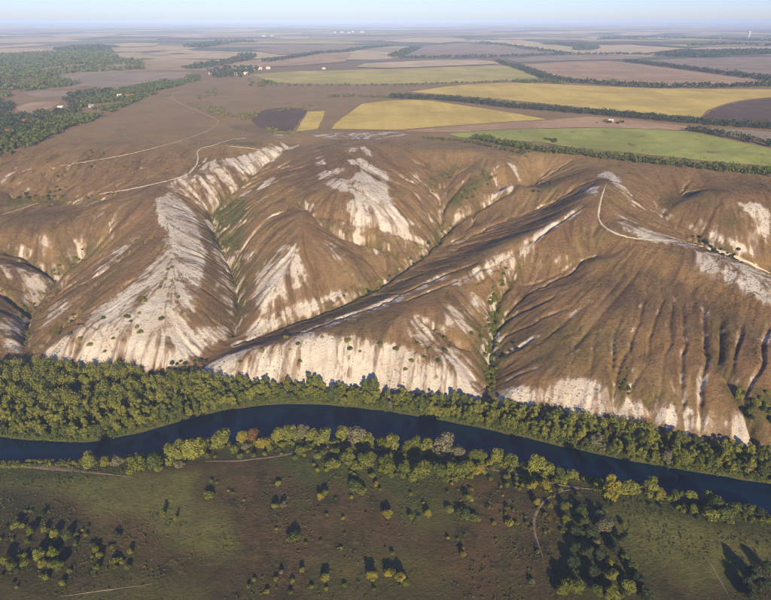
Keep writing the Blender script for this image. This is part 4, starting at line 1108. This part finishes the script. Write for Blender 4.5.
fill_bushes([(265,440),(385,445),(480,455),(560,468),(570,490),(480,482),(380,480),(300,470)], 70, (.9, 2.1), ['lime', 'olive', 'green', 'lime', 'yellow'], 'in the scrub behind the near bank trees', 41)
fill_bushes([(560,492),(612,500),(640,560),(655,600),(560,600),(565,540)], 36, (.9, 2.0), ['dark', 'green', 'green', 'olive'], 'under the trees of the dark copse', 42)
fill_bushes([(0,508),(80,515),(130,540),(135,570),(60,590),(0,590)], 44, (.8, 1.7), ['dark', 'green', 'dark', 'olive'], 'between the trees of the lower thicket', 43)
fill_bushes([(620,488),(771,506),(771,524),(700,520),(640,500)], 24, (.9, 1.9), ['green', 'olive', 'dark'], 'on the bank edge of the green clearing', 44)
fill_bushes([(200,475),(380,480),(540,490),(540,590),(250,595),(230,520)], 60, (.5, 1.3), ['lime', 'olive', 'green', 'yellow', 'green'], 'scattered over the open brown meadow', 45)
fill_bushes([(190,448),(300,440),(380,446),(480,460),(580,478),(570,490),(480,472),(380,458),(300,454),(190,463)], 56, (1.1, 2.4), ['lime', 'olive', 'olive', 'green'], 'filling gaps between the near bank trees', 46)
fill_bushes([(0,462.5),(85,460.5),(90,466),(0,466.5)], 16, (.8, 1.4), ['olive', 'green'], 'on the bank between river and sandy track', 47)
fill_bushes([(480,470),(575,488),(560,540),(500,520),(440,490)], 30, (.6, 1.5), ['lime', 'olive', 'green', 'yellow'], 'in the loose scrub beside the winding footpath', 48)
# reeds and low growth at the water's edge, and rough herbs in the meadow
edge_pts = [(x, float(river_near(np.array([x]))[0]) - random.uniform(.2, 7) ** 1.0) for x in np.random.default_rng(3).uniform(-240, 300, 900)]
leafy_stuff('bank_scrub', edge_pts, 'low reeds and scrub fringing the near water edge', 'olive', 26, 8, 1.0, 1.8, .38)
edge_pts = [(x, float(river_far(np.array([x]))[0]) + random.uniform(-.3, 4.0)) for x in np.random.default_rng(4).uniform(-300, 330, 1100)]
leafy_stuff('reed_fringe', edge_pts, 'green reeds fringing the far water edge', 'green', 40, 9, 1.5, 3.4, .40)
r4 = np.random.default_rng(12)
hx = r4.uniform(-230, 260, 9000); hy = r4.uniform(165, 290, 9000)
k = (hy < river_near(hx) - 7) & (fbm(hx / 14., hy / 14., 3) + .25 * r4.random(9000) > .60)
hp = np.stack([hx, hy], 1)[k]
third = len(hp) // 3
leafy_stuff('meadow_herbs', hp[:third], 'low dark herbs scattered through the brown meadow', 'green', 8, 13, .45, .45, .26)
leafy_stuff('meadow_herbs', hp[third:2 * third], 'low olive herbs scattered through the brown meadow', 'green', 9, 14, .45, .7, .28)
leafy_stuff('meadow_herbs', hp[2 * third:], 'low straw herbs scattered through the brown meadow', 'grey', 7, 15, .35, .45, .2)

# tussocks and dwarf shrubs speckling the hills
r5 = np.random.default_rng(31)
tx = r5.uniform(-430, 430, 60000); ty = r5.uniform(280, 720, 60000)
k = (ty - foot_y(tx) > 4) & (np.abs(tx) < .70 * (ty * CP + 95) + 10)
dn = fbm(tx / 22., ty / 22., 4) + .18 * (rast(chalk, tx, ty) > .25) + .10 * rast(green, tx, ty) + .12 * rast(dark, tx, ty)
k &= dn + .22 * (r5.random(60000) - .5) > .60
tp = np.stack([tx, ty], 1)[k][:24000]
h3 = len(tp) // 3
leafy_stuff('hill_tussocks', tp[:h3], 'dark dwarf shrubs speckling the dry hills', 'brown', 7, 32, .42, .38, .24)
leafy_stuff('hill_tussocks', tp[h3:2 * h3], 'olive dwarf shrubs speckling the dry hills', 'heath', 7, 33, .48, .45, .27)
leafy_stuff('hill_tussocks', tp[2 * h3:], 'brown grass tussocks speckling the dry hills', 'brown', 6, 34, .38, .32, .22)

# shrubs of the hills
SLOPE = [(145,302),(143,300),(126,317),(131,322),(128,318),(139,314),(137,328),(103,319),(113,339),(70,335),(58,335),(168,270),(165,280),(160,288),(178,298),(162,320),(90,346),(105,352),(80,340),(172,268),(140,333),
         (286,338),(290,350),(298,345),(348,342),(350,350),(322,338),(430,350),(445,352),(425,358),(418,345),(438,362),(412,362),(396,350),(405,370),(445,340),(450,347),(436,332),(380,345),(360,352),(300,362),(262,352),(240,362)]
for (px, py) in SLOPE:
    x, y = px_hit(px, py, ZH)
    size = random.uniform(1.1, 2.5); leaf = random.choice(['olive', 'green', 'lime', 'olive'])
    side = 'of the western hill' if px < 220 else 'of the long white scarp' if px < 400 else 'beside the shrubby gully'
    lab = '%s %s shrub on the bare chalk %s' % ('wide' if size > 1.8 else 'small', LW[leaf], side)
    plant('bush', x, y, size, leaf, 'slope_shrub', lab, 'shrub', lab.replace(' shrub ', ' shrubs '), .85)
def along(pxs, n, jit, sz, leaves, label, group, name='gully_shrub'):
    pl = resample(np.array([px_hit(p[0], p[1], ZH) for p in dens(pxs, 3)]), 1.0)
    for _ in range(n):
        p = pl[random.randrange(len(pl))]; x = p[0] + random.gauss(0, jit); y = p[1] + random.gauss(0, jit)
        plant('bush', x, y, random.uniform(*sz), random.choice(leaves), name, label, 'shrub', group, 1.0)
along([(510,278),(500,294),(494,308),(492,330),(490,360),(489,390)], 60, 2.2, (1.2, 2.4), ['lime', 'olive', 'green', 'lime'], 'green shrub in the gully cutting the scarp', 'shrubs in the scarp gully')
along([(520,348),(505,356),(496,362)], 8, 2, (1.2, 2.0), ['green', 'dark'], 'green shrub in the small side gully', 'shrubs in the side gully')
along([(492,320),(484,335),(480,350)], 14, 3, (1.0, 2.0), ['green', 'olive'], 'olive shrub on the slope above the scarp gully', 'shrubs above the scarp gully')
along([(340,306),(380,286),(412,264),(436,243),(450,228)], 36, 2.5, (1.0, 2.0), ['green', 'olive', 'dark'], 'dark shrub along the floor of the long valley', 'shrubs in the long valley')
along([(456,205),(475,186),(492,172)], 26, 4, (1.0, 2.0), ['green', 'olive'], 'shrub in the green hollow of the northern hill', 'shrubs in the green hollow')
along([(428,190),(445,176),(458,168)], 16, 3, (1.0, 1.8), ['green', 'olive'], 'shrub in the narrow hollow above the valley fork', 'shrubs in the narrow hollow')
along([(240,200),(225,200),(212,215),(222,240),(233,262),(238,290)], 34, 2.5, (.9, 1.8), ['olive', 'green', 'lime'], 'shrub along the first side valley floor', 'shrubs in the first side valley')
along([(94,244),(75,260),(55,277),(36,298),(27,315),(24,345)], 36, 2.0, (.9, 1.9), ['olive', 'green', 'lime'], 'shrub along the gully of the western hill', 'shrubs in the western gully')
along([(700,240),(720,252),(742,263)], 24, 2.5, (1.1, 2.2), ['green', 'dark'], 'green shrub in the valley below the chalk track', 'shrubs in the eastern valley')
along([(750,400),(758,405),(768,412),(785,425)], 20, 4.5, (1.4, 2.8), ['green', 'dark', 'olive'], 'dark bush in the hollow of the eastern scarp', 'bushes in the eastern hollow')
along([(625,372),(627,385),(628,396)], 9, 1.4, (1.0, 1.8), ['lime', 'green'], 'green bush in the notch of the eastern scarp', 'bushes in the scarp notch')
along([(84,310),(70,320),(58,330)], 8, 1.5, (.8, 1.4), ['green', 'dark'], 'shrub in the small ravine of the western hill', 'shrubs in the small ravine')
along([(537,192),(548,184),(556,180)], 8, 2.5, (1.0, 1.8), ['dark', 'green'], 'dark shrub in the shadowed valley head', 'shrubs in the valley head')
along([(0,199),(30,198),(60,198),(90,197),(115,196)], 26, 3.5, (1.0, 2.2), ['green', 'olive', 'dark'], 'shrub in the shallow dip across the western plateau', 'shrubs in the plateau dip')
along([(70,170),(40,180),(60,190),(110,176),(100,150),(75,160)], 30, 9, (.8, 1.8), ['green', 'olive', 'dark'], 'scattered shrub on the western grass slope', 'shrubs on the western grass slope')

# ------------------------------------------------------------------ tree belts, woods and villages of the plain
def belt(pxs, width, spacing, label, leaf, R=3.2, H=8.0, nq=34, q=1.0, name='tree_belt'):
    pl = resample(np.array([px_hit(p[0], p[1], ZH) for p in dens(pxs, 3)]), spacing)
    r = np.random.default_rng(len(label) * 7 + len(pxs))
    rows = max(int(width / spacing), 1); pts = []
    tg = np.gradient(pl, axis=0); tg /= np.linalg.norm(tg, axis=1)[:, None] + 1e-9; nm_ = np.stack([-tg[:, 1], tg[:, 0]], 1)
    for k in range(rows):
        keep = r.random(len(pl)) < .92
        o = (k - (rows - 1) / 2) * spacing
        pts.append((pl + nm_ * o + r.normal(0, spacing * .33, pl.shape))[keep])
    return leafy_stuff(name, np.concatenate(pts), label, leaf, nq, len(label), R, H, q)
belt([(478,139),(492,142),(510,146),(540,151),(570,154),(620,159.5),(680,166),(730,171),(771,175),(830,181)], 13, 4.2, 'thick tree belt between the green field and the dry hills', 'green', 2.9, 6.0, 60, .8)
belt([(425,138.5),(450,140.5),(478,144),(500,149),(530,155)], 12, 4.5, 'loose scrub at the upper end of the lower tree belt', 'green', 1.9, 3.4, 34, .6)
belt([(392,97.5),(410,99),(432,99),(470,102.5),(510,107.5),(560,111.5),(620,116.5),(690,123),(771,129),(830,134)], 22, 5.5, 'dark tree belt along the largest golden field', 'dark', 3.6, 8.0, 40, 1.05)
belt([(330,97),(360,97),(392,98.5)], 16, 6, 'scrubby end of the dark tree belt', 'green', 3.0, 5.0, 30, .9)
belt([(688,131),(705,133),(730,138),(771,146.5),(830,158)], 14, 4.8, 'tree belt between green field and grey strip', 'dark', 3.2, 7.0, 40, .95)
belt([(514,66.5),(530,72),(545,78),(560,81),(578,83),(620,86),(660,88),(720,87.5),(771,86),(830,84)], 26, 8, 'tree belt round the large pinkish field', 'dark', 5, 9.5, 22, 1.8)
belt([(628,62),(660,66),(700,71.3),(740,76.5),(771,80.5),(830,88)], 40, 9, 'long straight tree belt between pinkish and mauve fields', 'dark', 5.5, 10, 20, 2.0)
belt([(560,83.5),(545,81),(530,83),(515,82)], 30, 8, 'low scrub at the corner of golden field', 'green', 4, 6, 20, 1.5)
belt([(498,62),(506,65),(516,67)], 24, 9, 'short tree belt beside the straw strip', 'dark', 5, 9, 18, 1.9)
belt([(400,58.5),(440,57.5),(500,56.8),(560,55.2),(620,54.6),(680,55.5)], 30, 12, 'distant tree belt behind the mauve rise', 'dark', 7, 10, 12, 3.0)
belt([(688,57),(700,54.5),(730,53.5),(771,53),(830,53)], 240, 15, 'distant dark wood on the right of the plain', 'dark', 9, 14, 12, 4.2, 'distant_wood')
belt([(548,44.5),(570,45.5),(590,48.5),(583,50.5)], 110, 16, 'wooded island beside long straw field', 'dark', 9, 13, 10, 4.5, 'distant_wood')
belt([(478,43),(505,45.5),(548,52),(566,54.5)], 30, 15, 'distant belt beside long straw field', 'dark', 8, 11, 9, 4.2)
belt([(395,57),(408,51.5),(416,48.5)], 60, 14, 'short dark belt before the mauve rise', 'dark', 8, 11, 10, 3.8)
belt([(600,39.5),(650,38),(700,39),(771,41.5)], 60, 28, 'hazy belt under the horizon', 'dark', 15, 14, 6, 8)
belt([(690,46.5),(730,45),(771,46)], 60, 22, 'hazy belt beyond the long straw field', 'dark', 12, 14, 6, 7)
belt([(265,62),(290,58.5),(320,53.5),(345,52),(365,48.5),(390,46.5)], 40, 12, 'belt beside the far pinkish field', 'dark', 7, 10, 10, 3.4)
belt([(190,69),(225,64),(245,59),(249,56)], 60, 13, 'belt below the far village', 'dark', 8, 11, 10, 3.6)
belt([(195,47.5),(225,43),(252,42.5)], 120, 22, 'hazy wood patch behind the village', 'dark', 13, 14, 6, 7, 'distant_wood')
belt([(250,83.5),(290,86),(330,86),(400,85.5),(470,83.3),(545,80.5)], 12, 9, 'thin hedge along the long olive field', 'green', 3.5, 5, 16, 1.5)
def wood(pxpoly, spacing, label, leaf, R, H, nq, q, name='distant_wood', seed=1, gapf=.33):
    w = np.array([px_hit(p[0], p[1], ZH) for p in dens(pxpoly + [pxpoly[0]], 2)[:-1]])
    r = np.random.default_rng(seed)
    n = int((np.ptp(w[:, 0]) * np.ptp(w[:, 1])) / spacing ** 2)
    n = min(n, 60000)
    p = np.stack([r.uniform(w[:, 0].min(), w[:, 0].max(), n), r.uniform(w[:, 1].min(), w[:, 1].max(), n)], 1)
    m = in_poly(p[:, 0], p[:, 1], [tuple(a) for a in w]) & (fbm(p[:, 0] / 60., p[:, 1] / 60., 3) > gapf)
    p = p[m][:5200]
    return leafy_stuff(name, p, label, leaf, nq, seed, R, H, q)
wood([(0,56),(60,52.5),(110,52),(118,58),(140,63),(146,69.5),(110,71.5),(60,74),(46,80),(80,82.5),(75,86),(40,90),(15,94),(0,101),(-80,110),(-80,58)], 17, 'dark wood filling the low valley beyond the western hill', 'green', 9.0, 11, 12, 3.6, seed=21, gapf=.43)
wood([(52,50.5),(80,46.5),(105,47),(112,50.5),(85,52)], 22, 'dark wood patch before the pale field', 'dark', 12, 13, 8, 5.5, seed=22)
wood([(-30,146),(0,140),(25,128),(55,114),(80,104),(105,95),(130,88.5),(165,81),(198,75.5),(202,80),(172,88),(140,100),(120,110),(100,119),(70,128),(40,143),(10,156),(-30,168)], 7.5, 'village gardens and trees along the foot of the western plateau', 'green', 4.2, 6.5, 16, 1.9, 'village_trees', 23, .37)
wood([(-30,112),(0,104),(15,103),(12,112),(28,117),(60,110),(75,104),(90,108),(55,118),(20,134),(0,147),(-30,150)], 9, 'dark trees between small valley fields', 'dark', 4.6, 7.5, 14, 2.1, 'village_trees', 24, .36)
wood([(62,97),(90,92),(118,90),(112,96),(90,102),(64,103)], 11, 'bluish grove beside the pale fallow field', 'dark', 5, 8, 12, 2.4, 'village_trees', 25)
wood([(206,72),(222,68),(262,68),(252,73),(245,77),(215,78)], 13, 'garden trees of the far village', 'dark', 5, 8, 10, 2.6, 'village_trees', 26)
wood([(246,80),(268,82),(276,84),(262,87),(248,86)], 10, 'scrub beside the long olive field', 'green', 4, 6, 12, 2.0, 'scrub', 27)
wood([(184,104),(205,103),(232,111),(262,113),(305,107),(330,104),(300,110),(262,113),(252,121),(236,121),(212,114)], 9, 'yellowish scrub on the plateau behind the hills', 'lime', 2.4, 2.8, 10, 1.1, 'scrub', 28)
wood([(262,128),(296,128),(300,134),(270,135)], 6, 'green scrub at the head of the side valley', 'olive', 1.8, 2.2, 12, .8, 'scrub', 29)
wood([(195,96),(215,88),(218,95),(200,100)], 9, 'dark scrub patch on the dry plateau', 'green', 2.2, 2.6, 10, 1.0, 'scrub', 30)

def plain_mat(name, a, b, s=.6):
    t = NT(name); return t.done(t.mix(t.ramp(t.noise(s, 4), .4, .65), a, b))
M_WALL = plain_mat('whitewash', (.55, .53, .49), (.46, .44, .40)); M_ROOFG = plain_mat('grey_roof', (.26, .25, .25), (.20, .19, .19)); M_ROOFR = plain_mat('tile_roof', (.32, .12, .06), (.26, .10, .055))
M_ROOFW = plain_mat('pale_roof', (.58, .57, .55), (.48, .47, .46)); M_DOOR = plain_mat('brown_wood', (.10, .06, .04), (.07, .045, .03))
def box(V, F, x0, x1, y0, y1, z0, z1):
    o = len(V); V += [(x0, y0, z0), (x1, y0, z0), (x1, y1, z0), (x0, y1, z0), (x0, y0, z1), (x1, y0, z1), (x1, y1, z1), (x0, y1, z1)]
    F += [(o, o + 3, o + 2, o + 1), (o + 4, o + 5, o + 6, o + 7), (o, o + 1, o + 5, o + 4), (o + 1, o + 2, o + 6, o + 5), (o + 2, o + 3, o + 7, o + 6), (o + 3, o, o + 4, o + 7)]
def pyd(name, V, F, mat):
    me = bpy.data.meshes.new(name); me.from_pydata(V, [], F); me.update(); me.materials.append(mat); return me
V, F = [], []; box(V, F, -5, 5, -3.5, 3.5, -.5, 3)
V += [(-5, 0, 5.0), (5, 0, 5.0)]; F += [(4, 7, 8), (5, 9, 6)]
HW = pyd('house_wall', V, F, M_WALL)
V = [(-5.5, -4.1, 2.65), (5.5, -4.1, 2.65), (5.5, 0, 5.25), (-5.5, 0, 5.25), (-5.5, 4.1, 2.65), (5.5, 4.1, 2.65), (-5.5, -4.1, 2.85), (5.5, -4.1, 2.85), (5.5, 0, 5.5), (-5.5, 0, 5.5), (-5.5, 4.1, 2.85), (5.5, 4.1, 2.85)]
F = [(0, 1, 2, 3), (3, 2, 5, 4), (6, 9, 8, 7), (9, 10, 11, 8), (0, 6, 7, 1), (4, 5, 11, 10), (0, 3, 9, 6), (3, 4, 10, 9), (1, 7, 8, 2), (2, 8, 11, 5)]
HR = pyd('house_roof', V, F, M_ROOFG)
V, F = [], []; box(V, F, 2, 2.9, .9, 1.8, 3.6, 6.2); HC = pyd('chimney', V, F, M_ROOFR)
V, F = [], []; box(V, F, -.55, .55, -3.58, -3.4, 0, 2.1); HD = pyd('house_door', V, F, M_DOOR)
V, F = [], []; box(V, F, -.7, .7, -3.57, -3.4, 1.0, 2.2); HWIN = pyd('house_window', V, F, plain_mat('window_glass', (.05, .06, .08), (.04, .05, .07)))
def house(px, py, roof, label, group, s=1.0):
    x, y = px_hit(px, py, ZH)
    e = bpy.data.objects.new('village_house', None); COL.objects.link(e)
    e.location = (x, y, gz(x, y)); e.rotation_euler = (0, 0, random.uniform(-.6, .6)); e.scale = (s, s, s)
    e['label'] = label; e['category'] = 'house'; e['group'] = group
    for nm, me, mt, dx in (('wall', HW, None, 0), ('roof', HR, roof, 0), ('door', HD, None, 0), ('window', HWIN, None, -2.7), ('window', HWIN, None, 2.7)):
        o = bpy.data.objects.new(nm, me); COL.objects.link(o); o.parent = e; o.location.x = dx
        if mt: o.material_slots[0].link = 'OBJECT'; o.material_slots[0].material = mt
        if nm == 'roof':
            c = bpy.data.objects.new('chimney', HC); COL.objects.link(c); c.parent = o
for (px, py) in [(64,113.5),(76,108),(73,111.5),(84,103.5),(107,101),(111,93.5),(137,90),(61,108.5),(97,99),(120,96.5),(72,116.5),(92,107),(128,93),(53,117),(150,87)]:
    house(px, py, random.choice([M_ROOFW, M_ROOFG, M_ROOFW]), 'small whitewashed house among the gardens below the western plateau', 'village houses below the western plateau', .85)
house(8, 133.5, M_ROOFR, 'orange roofed house among trees at the village edge', 'orange roofed house', 1.0)
house(131, 98, M_ROOFR, 'small house with reddish roof at the end of village lane', 'reddish roofed house', 1.2)
house(27, 124, M_ROOFR, 'low red roofed house between valley groves', 'red roofed house', 1.2)
for (px, py) in [(215,71),(222,69.5),(226,73),(231,71.5),(238,69.5),(243,71),(248,69.5),(254,70),(219,75),(228,68),(260,69.5),(236,75),(211,74),(246,74.5),(268,69)]:
    house(px, py, random.choice([M_ROOFW, M_ROOFG, M_ROOFR]), 'tiny house of the far village beyond the dry plateau', 'far village houses', 1.1)
house(324, 69.3, M_ROOFW, 'lone white farm building beside the long olive field', 'lone farm building', .9)
house(611, 121.5, M_ROOFW, 'lone white hut on the pinkish fallow strip', 'lone hut', .6)
along([(600,121),(608,123),(618,122),(628,121)], 14, 5, (1.3, 2.4), ['green', 'dark', 'lime'], 'bush beside the lone hut on the fallow strip', 'bushes beside the lone hut', 'field_bush')
along([(552,141),(556,142.5),(548,140)], 14, 3, (1.5, 2.6), ['green', 'dark'], 'bush in the thicket standing inside the green field', 'thicket bushes in the green field', 'field_bush')
# far town blocks and a grain tower, pale against the haze
def block(px, py, w, h, d, label, group, name='town_block'):
    x, y = px_hit(px, py, ZH); V, F = [], []
    e = bpy.data.objects.new(name, None); COL.objects.link(e); e.location = (x, y, gz(x, y)); e['label'] = label; e['category'] = 'building'; e['group'] = group
    box(V, F, -w / 2, w / 2, -d / 2, d / 2, -3, h); o = bpy.data.objects.new('wall', pyd('wall', V, F, M_WALL)); COL.objects.link(o); o.parent = e
    V, F = [], []; box(V, F, -w / 2 - .4, w / 2 + .4, -d / 2 - .4, d / 2 + .4, h + .002, h + 1.2); o = bpy.data.objects.new('roof', pyd('roof', V, F, M_ROOFW)); COL.objects.link(o); o.parent = e
    for fl in range(1, max(int(h / 6), 1) + 1):
        V, F = [], []; box(V, F, -w * .46, w * .46, -d / 2 - .15, -d / 2 + .3, fl * h / (int(h / 6) + 1.2) - 1, fl * h / (int(h / 6) + 1.2) + 1)
        o = bpy.data.objects.new('window_band', pyd('window_band', V, F, HWIN.materials[0])); COL.objects.link(o); o.parent = e
for (px, py, w) in [(342,32.6,30),(353,32.3,26),(362,32.5,48),(335,33,22),(349,33.2,24),(264,37,34),(272,36.8,20)]:
    block(px, py, w, 11, 14, 'pale block of the distant town under the horizon', 'distant town blocks')
block(748.6, 36.5, 14, 40, 14, 'tall pale grain tower standing on the hazy plain', 'grain tower', 'grain_tower')

# ------------------------------------------------------------------ haze
V, F = [], []; box(V, F, -170000, 170000, -2500, 47000, -8, 226)
hz = bpy.data.objects.new('haze', bpy.data.meshes.new('haze')); COL.objects.link(hz)
hz.data.from_pydata(V, [], F); hz.data.update()
hm = bpy.data.materials.new('haze_air'); hm.use_nodes = True
hn = hm.node_tree.nodes; hn.remove(hn['Principled BSDF'])
pv = hn.new('ShaderNodeVolumePrincipled')
pv.inputs['Color'].default_value = (.46, .62, 1.0, 1); pv.inputs['Density'].default_value = 1.0e-4; pv.inputs['Anisotropy'].default_value = -0.3
hm.node_tree.links.new(pv.outputs[0], hn['Material Output'].inputs['Volume'])
hz.data.materials.append(hm)
hz['kind'] = 'stuff'; hz['label'] = 'pale blue haze lying over the distant plain'
